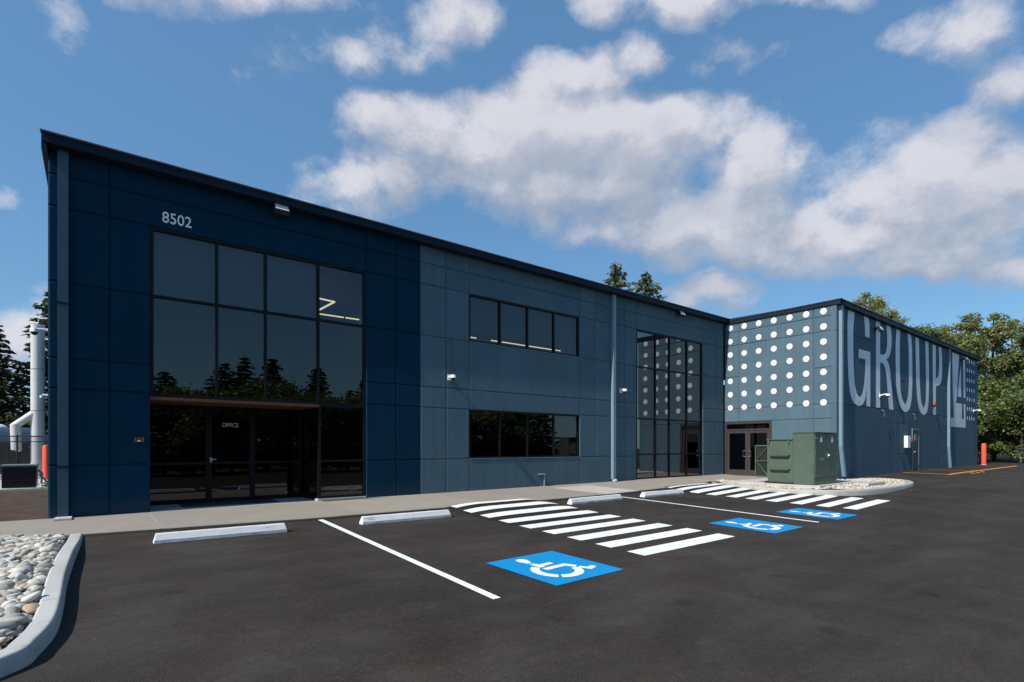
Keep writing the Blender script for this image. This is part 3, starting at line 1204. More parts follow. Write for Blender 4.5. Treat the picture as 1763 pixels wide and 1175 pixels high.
for j in range(78):
    for i in range(100):
        xx, yy_ = 17.45 + i * .075, 6.25 + j * .08
        if inside(xx + .037, yy_ + .04, poly_in):
            mb.poly([(a, b, isl_z(a, b)) for a, b in ((xx, yy_), (xx + .075, yy_), (xx + .075, yy_ + .08), (xx, yy_ + .08))])
isb = tag(mb.build('island_bed', M['gravel'], None), kind='structure')
mb = MB()
mb.box(18.05, 21.7, 7.25, 10.35, 0.0, .118)
pad = mb.build('concrete_pad', M['pad'], isb, bevel=.012)
mb = MB()
mb.box(20.6, 22.2, 6.75, 7.22, 0.02, .112)
mb.build('concrete_vault_lid', M['kerb'], isb, bevel=.01)
mb = MB()
mb.box(18.9, 22.85, 10.4, 12.9, 0.0, .06)
mb.build('door_apron', M['walk'], isb, bevel=.008)
gi_ = []
for _ in range(5200):
    x, y = r_.uniform(17.4, 25), r_.uniform(6.2, 11.6)
    if inside(x, y, poly_in) and inside(x - .06, y, poly_in) and inside(x + .06, y, poly_in) and inside(x, y - .07, poly_in) and not (18.02 < x < 21.73 and 7.22 < y < 10.38) and not (20.55 < x < 22.25 and 6.7 < y < 7.28) and not (18.85 < x and y > 10.35):
        gi_.append((x, y, r_.uniform(.022, .058) if y > 6.9 else r_.uniform(.018, .04)))
mass('island_gravel', gi_, small_np, M['gravel'], isb, lambda x, y: isl_z(x, y) + .008)

# bare soil on the left of the building
soil = tag(grid_mesh('bare_soil', lin(-30, -.68, 50), lin(13.32, 60, 90), lambda x, y: -.012 + .03 * mnoise.noise((x * 1.3, y * 1.3, 2)) * sstep(13.3, 14, y) + .0, M['soil']), kind='structure')

# ------------------------------------------------------------------ THE BUILDING
bld = thing('office_building', (11, 18, 0), 'long two storey navy and slate blue office building with black windows and a muralled wing', 'building')
YA, XB, YC = 13.326, 22.873, 8.587


def pA(u, z, d):
    return (u, YA - d, z)


def pB(u, z, d):
    return (XB - d, u, z)


def pC(u, z, d):
    return (u, YC - d, z)


def wall_panel(pf, u0, u1, z0, z1, mat, th=.2, name='wall_panel'):
    g, c, dp = .003, .026, .020
    mb = MB()

    def ring(i, d):
        return [pf(u0 + g + i, z0 + g + i, d), pf(u1 - g - i, z0 + g + i, d), pf(u1 - g - i, z1 - g - i, d), pf(u0 + g + i, z1 - g - i, d)]
    r0, r1, r1b, r2 = ring(c, 0), ring(c * .35, -dp * .8), ring(0, -dp), ring(0, -th)
    mb.poly(r0)
    for a, b in ((r0, r1), (r1, r1b), (r1b, r2)):
        for k in range(4):
            mb.poly([a[k], a[(k + 1) % 4], b[(k + 1) % 4], b[k]])
    mb.poly(r2)
    return mb.build(name, mat, bld)


Z = [-.15, 1.0, 2.47, 3.053, 4.5, 5.93, 6.53, 7.03]
nav, sl = M['navy'], M['slate']
for u0, u1 in ((-.667, .269), (5.615, 6.469), (6.469, 7.209), (.269, .94)):
    for k in range(7):
        if u0 == .269 and k >= 5:
            continue
        wall_panel(pA, u0, u1, Z[k], Z[k + 1], nav)
wall_panel(pA, .269, 5.615, Z[5], Z[6], nav) if False else None
wall_panel(pA, .269, 6.469 - .854, 5.93, 6.53, nav)
wall_panel(pA, .269, 6.469 - .854, 6.53, 7.03, nav)
for u0, u1 in ((7.209, 8.037), (8.037, 8.841), (13.489, 14.289), (14.289, 15.1), (15.1, 15.9), (15.9, 16.608), (21.148, 22.17), (22.17, 22.86)):
    for k in range(7):
        wall_panel(pA, u0, u1, Z[k], Z[k + 1], sl)
for z0, z1 in ((-.15, 1.0), (2.47, 3.053), (3.053, 4.5), (5.93, 6.53), (6.53, 7.03)):
    wall_panel(pA, 8.841, 13.489, z0, z1, sl)
for z0, z1 in ((5.93, 6.53), (6.53, 7.03)):
    wall_panel(pA, 16.608, 21.148, z0, z1, sl)
# wing, face towards the parking stalls
for z0, z1 in ((2.47, 3.053), (5.93, 6.53), (6.53, 6.93)):
    for u0, u1 in ((8.59, 9.455), (9.455, 12.609), (12.609, 13.3)):
        wall_panel(pB, u0, u1, z0, z1, sl)
wall_panel(pB, 9.455, 12.609, 3.053, 5.93, sl)
for u0, u1 in ((8.59, 9.455), (12.609, 13.3)):
    wall_panel(pB, u0, u1, 3.053, 4.5, sl)
    wall_panel(pB, u0, u1, 4.5, 5.93, sl)
wall_panel(pB, 8.59, 9.455, -.1, 2.47, sl)
wall_panel(pB, 9.455, 11.144, -.1, 2.47, sl)
# wing, long mural face (corner piece closes the end)
for u0, u1, rows in ((22.86, 29.5, (.0, 3.053, 5.93, 6.93)), (29.5, 30.3, (.0, 1.0, 2.47, 3.053, 4.5, 5.93, 6.93)), (30.3, 31.1, (.0, 1.0, 2.47, 3.053, 4.5, 5.93, 6.93)),
                     (31.1, 36.9, (.0, 3.053, 5.93, 6.93)), (36.9, 38.12, (.0, 1.0, 2.47, 3.053, 4.5, 5.93, 6.93)), (38.12, 43.4, (.0, 3.053, 5.93, 6.93)),
                     (43.4, 45.0, (.0, 1.0, 3.053, 5.93, 6.93))):
    for z0, z1 in zip(rows, rows[1:]):
        wall_panel(pC, u0, u1, z0, z1, sl, .2)
mb = MB()
mb.box(XB + .014, XB + .2, YC + .21, 13.5, 6.9, 6.95)
mb.box(44.79, 44.995, YC + .2, 40, 0, 6.93)
mb.build('end_wall', sl, bld)
mb = MB()
mb.box(-.66, -.46, YA + .2, 40, -.15, 7.03)
mb.box(-.66, 45, 40, 40.2, -.15, 6.93)
mb.build('outer_wall', nav, bld)


def fascia_run(name, prof_pts, axis, a0, a1, mat):
    mb = MB()
    mb.extrude(prof_pts, axis, a0, a1)
    return mb.build(name, mat, bld)


OV = .28
# main roof eave: gutter face, cap and soffit
fascia_run('fascia', [(YA - OV, 6.99), (YA - OV, 7.13), (YA - OV - .03, 7.15), (YA - OV - .03, 7.165), (YA - OV + .10, 7.165), (YA - OV + .10, 7.03), (YA - .002, 7.03), (YA - .002, 6.995), (YA - OV + .02, 6.995), (YA - OV + .02, 6.985), (YA - OV, 6.985)], 'x', -.74, XB - .06, M['fascia'])
fascia_run('drip_edge', [(YA - OV - .038, 7.15), (YA - OV - .038, 7.178), (YA - OV + .12, 7.19), (YA - OV + .12, 7.167), (YA - OV - .0325, 7.167), (YA - OV - .0325, 7.15)], 'x', -.76, XB - .06, M['fascia_cap'])
# left rake
fascia_run('fascia', [(-.745, 6.86), (-.745, 7.16), (-.70, 7.16), (-.70, 7.04), (-.664, 7.04), (-.664, 6.86)], 'y', YA - OV + .021, 40.2, M['fascia'])
# wing: rake over the dotted wall, eave over the mural
OC = .16
fascia_run('fascia', [(XB - .055, 6.93), (XB - .055, 7.085), (XB - .07, 7.09), (XB - .07, 7.10), (XB + .10, 7.10), (XB + .10, 6.935), (XB - .002, 6.935), (XB - .002, 6.93)], 'y', YC - OC, YA - OV - .04, M['fascia'])
fascia_run('fascia', [(YC - OC, 6.90), (YC - OC, 7.07), (YC - OC - .03, 7.08), (YC - OC - .03, 7.092), (YC - OC + .10, 7.092), (YC - OC + .10, 6.945), (YC - .002, 6.945), (YC - .002, 6.91), (YC - OC + .02, 6.91), (YC - OC + .02, 6.90)], 'x', XB - .054, 45.18, M['fascia'])
fascia_run('drip_edge', [(XB - .08, 7.09), (XB - .08, 7.115), (XB + .12, 7.125), (XB + .12, 7.1025), (XB - .0725, 7.1025), (XB - .0725, 7.09)], 'y', YC - OC - .03, YA - OV - .04, M['fascia_cap'])
fascia_run('drip_edge', [(YC - OC - .038, 7.08), (YC - OC - .038, 7.105), (YC - OC + .12, 7.115), (YC - OC + .12, 7.094), (YC - OC - .0325, 7.094), (YC - OC - .0325, 7.08)], 'x', XB + .122, 45.2, M['fascia_cap'])
mb = MB()
mb.poly([(-.70, YA - OV + .09, 7.166), (XB, YA - OV + .09, 7.166), (XB, 26, 7.5), (-.70, 26, 7.5)])
mb.poly([(-.70, 26, 7.5), (XB, 26, 7.5), (XB, 40.2, 7.16), (-.70, 40.2, 7.16)])
mb.poly([(XB, YC - OC + .09, 7.094), (45.1, YC - OC + .09, 7.094), (45.1, 24, 7.42), (XB, 24, 7.42)])
mb.poly([(XB, 24, 7.42), (45.1, 24, 7.42), (45.1, 40.2, 7.10), (XB, 40.2, 7.10)])
mb.build('roof', M['roof'], bld)

# interior: lobby and rooms, unlit
mb = MB()
mb.box(-.44, 22.8, 13.55, 26, -.05, .004)
mb.box(7.0, 22.8, 13.55, 26, 2.70, 2.95)
mb.build('interior_floor', M['darkfloor'], bld)
mb = MB()
mb.box(-.44, 22.8, 25.0, 25.2, .01, 6.9)
mb.box(6.9, 7.0, 13.55, 25, .01, 6.9)
mb.box(16.0, 16.1, 13.55, 25, .01, 6.9)
mb.box(22.62, 22.8, 13.52, 25, .01, 6.9)
mb.box(-.44, 22.8, 13.55, 26, 6.0, 6.05)
mb.build('interior_wall', M['dark'], bld)
mb = MB()
mb.box(22.95, 44.7, 8.9, 13.3, 2.6, 2.65)
mb.box(25.5, 25.6, 8.9, 25, 0.0, 2.6)
mb.build('interior_ceiling', M['dark'], bld)


def window(pf, cols, rows, fw, fd, mat_glass, name='window', skip=(), glass_skip=(), mull=.055, d0=-.035, frame_mat=None, bottom=True):
    """frame with mullions between cols / rows edges, a pane in each light"""
    fm = frame_mat or M['frame']
    mb = MB()

    def bx(u0, u1, z0, z1, da, db):
        a = [pf(u0, z0, da), pf(u1, z0, da), pf(u1, z1, da), pf(u0, z1, da)]
        b = [pf(u0, z0, db), pf(u1, z0, db), pf(u1, z1, db), pf(u0, z1, db)]
        mb.poly(a)
        mb.poly(b)
        for k in range(4):
            mb.poly([a[k], a[(k + 1) % 4], b[(k + 1) % 4], b[k]])
    u0, u1, z0, z1 = cols[0], cols[-1], rows[0], rows[-1]
    h = fw
    bx(u0, u0 + h, z0, z1, d0, d0 - fd)
    bx(u1 - h, u1, z0, z1, d0, d0 - fd)
    bx(u0 + h, u1 - h, z1 - h, z1, d0 - .002, d0 - fd)
    bx(u0 + h, u1 - h, z0, z0 + h, d0 - .002, d0 - fd)
    for c in cols[1:-1]:
        bx(c - mull / 2, c + mull / 2, z0 + h, z1 - h, d0 - .004, d0 - fd)
    for r in rows[1:-1]:
        cc = [u0 + h] + [c for c in cols[1:-1]] + [u1 - h]
        for a, b in zip(cc, cc[1:]):
            aa = a if a == cc[0] else a + mull / 2
            bb = b if b == cc[-1] else b - mull / 2
            bx(aa, bb, r - mull / 2, r + mull / 2, d0 - .006, d0 - fd)
    w = mb.build(name, fm, bld, bevel=0)
    gm = mat_glass
    for i in range(len(cols) - 1):
        for j in range(len(rows) - 1):
            if (i, j) in glass_skip:
                continue
            a = cols[i] + (h if i == 0 else mull / 2)
            b = cols[i + 1] - (h if i == len(cols) - 2 else mull / 2)
            c = rows[j] + (h if j == 0 else mull / 2)
            d = rows[j + 1] - (h if j == len(rows) - 2 else mull / 2)
            tl = r_.uniform(-.0018, .0018)
            tv = r_.uniform(-.0015, .0015)
            q = MB()
            dd = d0 - fd * .45
            q.poly([pf(a, c, dd + tl + tv), pf(b, c, dd - tl + tv), pf(b, d, dd - tl - tv), pf(a, d, dd + tl - tv)])
            q.build('pane', gm, w)
    return w


def blind(w, pf, u0, u1, z0, z1, mat, d=-.17):
    mb = MB()
    a = [pf(u0, z0, d), pf(u1, z0, d), pf(u1, z1, d), pf(u0, z1, d)]
    b = [pf(u0, z0, d - .004), pf(u1, z0, d - .004), pf(u1, z1, d - .004), pf(u0, z1, d - .004)]
    mb.poly(a)
    mb.poly(b)
    for k in range(4):
        mb.poly([a[k], a[(k + 1) % 4], b[(k + 1) % 4], b[k]])
    mb.build('roller_shade', mat, w)


# lobby window: eight lights over the entrance, and the two lights beside it
C1 = [.945, 2.169, 3.177, 4.396, 5.612]
w1 = window(pA, C1, [2.41, 4.50, 5.925], .055, .11, M['glass'], d0=-.02)
blind(w1, pA, 1.0, 2.14, 4.55, 5.86, M['blind'])
blind(w1, pA, 2.20, 3.15, 4.55, 5.86, M['blind'])
blind(w1, pA, 3.21, 4.385, 4.50, 5.84, M['blind'])
w1b = window(pA, [4.40, 5.612], [.07, 1.0, 2.405], .055, .11, M['glass'], d0=-.02)
mb = MB()
mb.box(4.36, 5.62, YA - .03, YA + .2, -.1, .066)
mb.build('window_sill', M['kerb'], bld, bevel=.006)
mb = MB()
mb.box(4.45, 7.0, YA - .22, YA - .032, -.05, .022)
mb.box(6.9, 7.1, YA - .1, YA - .032, -.05, .021)
tag(mb.build('planting_strip', M['soil']), kind='structure')
# entrance recess: return wall, back wall with door
mb = MB()
mb.box(.74, .93, YA + .21, 14.9, -.05, 2.39)
mb.build('recess_wall', nav, bld)
mb = MB()
mb.box(.93, 4.40, YA + .0, 14.95, 2.335, 2.40)
mb.build('soffit', M['soffit'], bld)


def pR(u, z, d):          # back of the recess
    return (u, 14.70 - d, z)


def pS(u, z, d):          # glazed return on the right of the recess
    return (4.44 - d, u, z)


window(pR, [.935, 2.20], [.01, .96, 2.33], .05, .1, M['glass_door'], d0=0)
wd = window(pR, [2.205, 3.19], [.01, .96, 2.33], .07, .05, M['glass_door'], name='office_door', d0=.0)
window(pR, [3.195, 4.39], [.01, .96, 2.33], .05, .1, M['glass_door'], d0=0)
window(pS, [YA + .14, 14.6], [.01, .96, 2.33], .05, .06, M['glass_door'], d0=0)
mb = MB()
mb.box(2.225, 2.275, 14.655, 14.70, .98, 1.10)
mb.tube([(2.25, 14.66, 1.05), (2.25, 14.60, 1.05), (2.36, 14.60, 1.05)], .012, 8)
mb.build('door_handle', M['steel'], wd, smooth=True)


def text_mesh(name, body, size, extr, mat, parent, loc, rot, width=None, bold=0.0, shear=0.0):
    cu = bpy.data.curves.new(name, 'FONT')
    cu.body = body
    cu.size = size
    cu.extrude = extr
    cu.offset = bold
    cu.resolution_u = 6
    ob = bpy.data.objects.new(name, cu)
    col.objects.link(ob)
    dg = bpy.context.evaluated_depsgraph_get()
    me = bpy.data.meshes.new_from_object(ob.evaluated_get(dg))
    bpy.data.objects.remove(ob)
    xs = [v.co.x for v in me.vertices]
    ys = [v.co.y for v in me.vertices]
    zs = [v.co.z for v in me.vertices]
    W, H = max(xs) - min(xs), max(ys) - min(ys)
    sx = (width / W) if width else 1
    sy = size / H
    for v in me.vertices:
        v.co = Vector(((v.co.x - min(xs)) * sx, (v.co.y - min(ys)) * sy, v.co.z - min(zs)))
    me.materials.clear()
    me.materials.append(mat)
    o = new_obj(name, me, loc, parent)
    o.rotation_euler = rot
    return o


RA = (math.pi / 2, 0, 0)
text_mesh('house_number', '8502', .225, .012, M['letter'], bld, (1.145, YA - .001, 6.06), RA, .53, 0.001)
text_mesh('door_lettering', 'OFFICE', .105, .001, M['letter'], wd, (2.50, 14.737, 1.843), RA, .36, .0) if False else None
text_mesh('door_lettering', 'OFFICE', .10, .0008, M['dot'], wd, (2.50, 14.695, 1.843), RA, .36, 0.0)

# upper and lower strip windows
w2 = window(pA, [8.845, 10.011, 11.132, 12.296, 13.485], [4.505, 5.925], .05, .11, M['glass'], d0=-.02)
for i, (a, b) in enumerate(((8.9, 9.98), (10.04, 11.06), (11.16, 12.22), (12.33, 13.30))):
    blind(w2, pA, a, b, 4.79 if i == 0 else 4.83 - .02 * i, 5.88, M['blind_dark'])
w3 = window(pA, [8.845, 10.011, 11.132, 12.296, 13.485], [1.005, 2.465], .05, .11, M['glass'], d0=-.02)
for w_, zz_ in ((w2, 4.50), (w3, 1.0)):
    mb = MB()
    mb.box(8.86, 13.47, YA - .012, YA + .02, zz_ - .012, zz_ + .004)
    mb.build('sill', M['downspout'], w_)
w4 = window(pA, [16.612, 17.845, 18.774, 20.008, 21.145], [.08, 1.05, 2.455, 4.48, 5.925], .055, .11, M['glass2'], d0=-.02)
mb = MB()
mb.box(16.6, 21.16, YA - .05, YA + .2, -.05, .078)
mb.build('window_sill', M['kerb'], bld, bevel=.006)

# ceiling LED strips seen through the glass
leds = thing('ceiling_light', (5.2, 15.8, 5.5), 'zigzag of thin warm light strips on the ceiling behind the corner pane', 'light')


def strip(parent, pts, w=.025, z=5.5):
    for (xa, ya), (xb, yb) in zip(pts, pts[1:]):
        mb = MB()
        a, b = Vector((xa, ya)), Vector((xb, yb))
        t = (b - a).normalized()
        n = Vector((-t.y, t.x)) * w
        q = [(a + n), (b + n), (b - n), (a - n)]
        mb.poly([(p.x, p.y, z) for p in q])
        mb.poly([(p.x, p.y, z + .03) for p in q])
        for k in range(4):
            mb.poly([(q[k].x, q[k].y, z), (q[(k + 1) % 4].x, q[(k + 1) % 4].y, z), (q[(k + 1) % 4].x, q[(k + 1) % 4].y, z + .03), (q[k].x, q[k].y, z + .03)])
        mb.build('light_strip', M['led'], parent)


strip(leds, [(4.2, 14.98), (5.465, 15.215)])
strip(leds, [(5.465, 15.215), (5.40, 16.9)])
strip(leds, [(4.6, 16.9), (6.35, 16.87)])
strip(leds, [(6.42, 16.87), (6.86, 16.85)])
led2 = thing('ceiling_light', (13.8, 16.95, 5.5), 'broken row of warm light strips along the ceiling behind the upper strip window', 'light')
for a, b in ((11.30, 11.56), (12.27, 12.57), (12.80, 14.05), (14.21, 15.50), (15.70, 15.98)):
    strip(led2, [(a, 16.95), (b, 16.96)], .02)

# double doors in the corner, bronze frames
def pD(u, z, d):
    return (XB - d, u, z)


dd = window(pD, [11.15, 13.30], [.06, 2.465], .09, .12, M['glass_door'], name='double_door_frame', d0=-.02, frame_mat=M['bronze'], glass_skip=((0, 0),))
mb = MB()
mb.box(XB + .03, XB + .12, 11.24, 13.21, 2.08, 2.15)
mb.build('transom_bar', M['bronze'], dd)
mb = MB()
mb.poly([(XB + .07, 11.24, 2.15), (XB + .07, 13.21, 2.15), (XB + .07, 13.21, 2.38), (XB + .07, 11.24, 2.38)])
mb.build('transom_pane', M['glass_door'], dd)
for (a, b) in ((11.25, 12.215), (12.225, 13.20)):
    mb = MB()
    s = .11
    mb.box(XB + .045, XB + .09, a, a + s, .08, 2.07)
    mb.box(XB + .045, XB + .09, b - s, b, .08, 2.07)
    mb.box(XB + .047, XB + .09, a + s, b - s, 1.96, 2.07)
    mb.box(XB + .047, XB + .09, a + s, b - s, .08, .32)
    dr = mb.build('door_leaf', M['bronze'], dd)
    q = MB()
    q.poly([(XB + .07, a + s, .32), (XB + .07, b - s, .32), (XB + .07, b - s, 1.96), (XB + .07, a + s, 1.96)])
    q.build('pane', M['glass_door'], dd)
    hy = b - s * .5 if a < 12 else a + s * .5
    sg = -1 if a < 12 else 1
    mb = MB()
    mb.tube([(XB + .045, hy, .92), (XB - .03, hy, .92), (XB - .03, hy + sg * .12, .92), (XB - .03, hy + sg * .12, 1.16), (XB - .03, hy, 1.16), (XB + .045, hy, 1.16)], .014, 8)
    mb.build('door_pull', M['steel'], dd, smooth=True)

# service door on the mural wall
mb = MB()
mb.box(31.90, 31.96, YC - .03, YC - .001, .18, 2.25)
mb.box(32.90, 32.96, YC - .03, YC - .001, .18, 2.25)
mb.box(31.96, 32.90, YC - .03, YC - .001, 2.19, 2.25)
sdoor = mb.build('service_door', M['downspout'], bld)
mb = MB()
mb.box(31.965, 32.895, YC - .02, YC - .002, .20, 2.185)
mb.build('door_leaf', simple('dark_door_paint', (0.012, 0.016, 0.024), 0.45), sdoor)
mb = MB()
mb.box(32.25, 32.55, YC - .024, YC - .0205, 1.66, 1.95)
mb.build('door_sign', simple('pale_notice_sheet', (0.6, 0.55, 0.5), 0.6), sdoor)
mb = MB()
mb.box(32.28, 32.52, YC - .027, YC - .0245, 1.70, 1.92)
mb.build('notice_print', M['red'], sdoor)
mb = MB()
mb.box(32.04, 32.12, YC - .05, YC - .0205, 1.0, 1.16)
mb.tube([(32.08, YC - .04, 1.1), (32.08, YC - .09, 1.1), (32.2, YC - .09, 1.1)], .014, 8)
mb.build('door_handle', M['steel'], sdoor)

# painted mural (flat paint on the wall, each letter its own part)
MUR = {
    'G': [[(23.99, 6.88), (23.909, 6.278), (23.932, 5.136), (24.024, 4.043), (24.21, 3.457), (24.54, 3.15), (25.084, 3.03), (25.543, 3.128), (25.835, 3.408), (25.97, 3.9), (25.924, 3.084), (26.393, 3.076), (26.38, 5.44), (25.096, 5.432), (25.07, 5.053), (25.835, 5.066), (25.796, 4.613), (25.707, 4.076), (25.493, 3.581), (25.207, 3.411), (24.925, 3.509), (24.683, 3.859), (24.564, 4.551), (24.504, 5.431), (24.504, 6.13), (24.635, 6.88)],
          [(25.644, 6.88), (26.196, 6.88), (26.288, 6.614), (26.314, 6.04), (25.796, 6.04), (25.758, 6.539)]],
    'R': [[(27.05, 6.88), (27.56, 6.88), (27.56, 3.078), (27.05, 3.078)],
          [(27.5625, 5.48), (28.0, 5.48), (28.274, 5.606), (28.44, 5.91), (28.464, 6.403), (28.333, 6.88), (28.864, 6.88), (29.015, 6.579), (29.045, 6.11), (28.924, 5.729), (28.686, 5.464), (28.362, 5.316), (28.626, 5.176), (28.805, 4.932), (28.985, 4.319), (29.288, 3.06), (28.70, 3.07), (28.508, 3.817), (28.362, 4.582), (28.187, 4.95), (27.929, 5.10), (27.5625, 5.11)]],
    'O': [[(29.69, 6.88), (29.565, 6.172), (29.565, 5.213), (29.659, 4.155), (29.878, 3.634), (30.275, 3.195), (30.928, 2.988), (31.516, 3.139), (31.859, 3.632), (31.998, 4.429), (31.98, 5.438), (31.93, 6.279), (31.80, 6.88), (31.23, 6.88), (31.42, 6.332), (31.465, 5.394), (31.448, 4.39), (31.312, 3.714), (30.928, 3.389), (30.518, 3.588), (30.227, 4.032), (30.150, 5.0), (30.131, 6.077), (30.19, 6.88)]],
    'U': [[(32.45, 6.85), (32.50, 6.067), (32.56, 4.644), (32.759, 3.68), (33.178, 3.122), (33.794, 2.959), (34.408, 3.142), (34.643, 3.72), (34.72, 5.107), (34.66, 5.938), (34.60, 6.85), (34.06, 6.85), (34.13, 5.885), (34.20, 4.47), (34.118, 3.634), (33.758, 3.35), (33.383, 3.596), (33.178, 4.399), (33.08, 5.786), (33.0, 6.85)]],
    'P': [[(35.32, 6.83), (35.89, 6.83), (35.93, 3.061), (35.43, 3.07)],
          [(35.935, 5.05), (36.249, 5.103), (36.497, 5.459), (36.547, 6.123), (36.447, 6.83), (36.93, 6.83), (37.079, 6.251), (37.079, 5.213), (36.849, 4.863), (36.398, 4.669), (35.935, 4.628)]],
    '1': [[(38.35, 6.30), (38.78, 6.31), (38.82, 3.032), (38.30, 3.032)]],
    '4': [[(39.105, 6.82), (40.593, 6.82), (40.04, 4.231), (39.90, 3.93), (41.22, 3.93), (41.22, 3.032), (39.413, 3.032), (39.217, 4.533)],
          [(40.96, 6.247), (41.069, 4.32), (40.25, 4.32), (40.603, 5.418)],
          [(41.45, 6.82), (41.92, 6.82), (41.99, 4.33), (41.585, 4.33)],
          [(41.60, 3.954), (42.0, 3.954), (42.048, 3.032), (41.646, 3.032)],
          [(38.25, 3.03), (42.048, 3.03), (42.048, 2.51), (38.25, 2.51)]]}


def smooth_poly(pts, n=3):
    """round the bends but keep hard corners"""
    out = []
    L = len(pts)
    for i in range(L):
        p0, p1, p2 = [Vector(pts[(i + k) % L]) for k in (-1, 0, 1)]
        a, b = (p1 - p0), (p2 - p1)
        ang = a.angle(b) if a.length > 1e-6 and b.length > 1e-6 else 0
        if 0.08 < ang < 0.95:
            da = min(a.length, b.length) * .42
            s, e = p1 - a.normalized() * da, p1 + b.normalized() * da
            for k in range(n + 1):
                t = k / n
                out.append((s * (1 - t) ** 2 + p1 * 2 * t * (1 - t) + e * t * t))
        else:
            out.append(p1)
    return [(v.x, v.y) for v in out]


for ch, polys in MUR.items():
    mb = MB()
    for pl in polys:
        sp_ = pl if ch in '14' else smooth_poly(pl)
        mb.poly([(u, YC - .0035, z) for u, z in sp_])
    o = mb.build('mural_letter' if ch not in '14' else 'mural_numeral', M['mural'], bld, weld=False)
    o['label'] = 'pale painted %s of the large GROUP14 mural' % ch
for u in (42.44, 42.97, 43.50, 44.10):
    for k in range(7):
        mb = MB()
        mb.disc((u, YC - .0035, 6.66 - k * .592), (1, 0, 0), (0, 0, 1), .13, 16)
        mb.build('painted_dot', M['mural'], bld)
for j in range(7):
    for k in range(7):
        mb = MB()
        mb.disc((XB - .0035, 13.013 - j * .6575, 6.745 - k * .604), (0, 1, 0), (0, 0, 1), .126, 26)
        mb.build('painted_dot', M['dot'], bld)

# downspouts
mb = MB()
mb.box(-.525, -.36, YA - .12, YA - .002, .03, 6.98)
dsn = mb.build('downspout', M['downspout_navy'], bld, bevel=.008)
mb = MB()
for z in (.95, 4.05):
    mb.box(-.532, -.353, YA - .128, YA - .121, z, z + .05)
mb.build('downspout_strap', M['fascia'], dsn)
mb = MB()
mb.extrude([(15.12, .14), (15.27, .14), (15.27, 6.98), (15.12, 6.98)], 'y', YA - .13, YA - .003)
d2 = mb.build('downspout', M['downspout'], bld, bevel=.008)
for z in (.9, 2.9, 4.9):
    mb = MB()
    mb.box(15.11, 15.28, YA - .134, YA - .131, z, z + .04)
    mb.build('downspout_strap', M['downspout'], d2)
for px_, zk in ((23.12, .0), (38.15, .0)):
    mb = MB()
    mb.extrude([(px_ - .08, 1.35), (px_ + .22, .16), (px_ + .38, .16), (px_ + .08, 1.35), (px_ + .08, 6.90), (px_ - .08, 6.90)], 'y', YC - .13, YC - .006)
    mb.build('downspout', M['downspout'], bld, bevel=.008)
mb = MB()
mb.box(-.56, -.30, YA - .5, YA - .13, -.01, .035)
mb.build('splash_block', M['pad'], bld, bevel=.01)
mb = MB()
mb.sphere((15.22, YA - .12, .09), .09, 10, 6, sc=(1.3, 1, .8))
mb.build('downspout_boot', M['pad'], bld, smooth=True)

# ------------------------------------------------------------------ wall-mounted things
def floodlight(x, yw, z, label, s=1.0):
    t = thing('floodlight', (x, yw, z), label, 'floodlight', 'floodlights below the eaves')
    mb = MB()
    mb.box(x - .05, x + .05, yw - .12, yw - .002, z + .03, z + .11)
    mb.build('bracket', M['black'], t)
    mb = MB()
    R = Matrix.Rotation(math.radians(-28), 3, 'X')
    pv = (x, yw - .16, z + .05)
    mb.box(x - .17 * s, x + .17 * s, yw - .26, yw - .13, z - .10 * s, z + .14 * s, 0, R, pv)
    mb.build('housing', M['black'], t, bevel=.006)
    mb = MB()
    mb.box(x - .145 * s, x + .145 * s, yw - .266, yw - .2605, z - .075 * s, z + .115 * s, 0, R, pv)
    mb.build('lens', M['glasslens'], t)
    return t


floodlight(3.46, YA, 6.86, 'floodlight with a clear lens under the eave, right of the number 8502')
floodlight(19.25, YA, 6.84, 'floodlight under the eave above the tall dotted reflecting window')
floodlight(26.9, YC, 6.42, 'black floodlight on the mural wall over the painted letter R')
floodlight(41.2, YC, 6.55, 'black floodlight on the mural wall over the painted numeral 4')


def seccam(x, yw, z, label, reach=.22, dirv=(0, -1), long=False):
    t = thing('security_camera', (x, yw, z), label, 'security camera', 'white security cameras on the walls')
    dx, dy = dirv
    mb = MB()
    if dx == 0:
        mb.box(x - .06, x + .06, yw - .03, yw - .002, z - .085, z + .085)
    else:
        mb.box(x - .03, x - .002, yw - .06, yw + .06, z - .085, z + .085)
    mb.build('wall_plate', M['white'], t, bevel=.008)
    ex, ey = x + dx * reach, yw + dy * reach
    mb = MB()
    mb.tube([(x + dx * .02, yw + dy * .02, z), (x + dx * reach * .6, yw + dy * reach * .6, z + .05), (ex, ey, z + .035)], .028, 10)
    mb.build('arm', M['white'], t, smooth=True)
    mb = MB()
    mb.tube([(ex, ey, z + .06), (ex, ey, z + .03), (ex, ey, z - .03)], [.05, .075, .085], 18)
    mb.build('camera_body', M['white'], t, smooth=True)
    mb = MB()
    mb.sphere((ex, ey, z - .032), .065, 16, 6, -1, 0)
    mb.build('dome', M['black'], t, smooth=True)
    return t


seccam(8.14, YA, 3.36, 'white dome security camera on the slate wall left of the strip windows')
seccam(15.66, YA, 3.46, 'white dome security camera on the wall between the tall downspout and the dotted window')
seccam(27.5, YC, 3.62, 'white dome security camera at the foot of the painted letter R', .32)
seccam(43.9, YC, 3.62, 'white dome security camera at the far end of the mural wall among the small dots', .32)
seccam(-.667, 16.0, 3.95, 'white dome camera on a bent arm at the left side, before the pale stack', .36, (-1, 0))

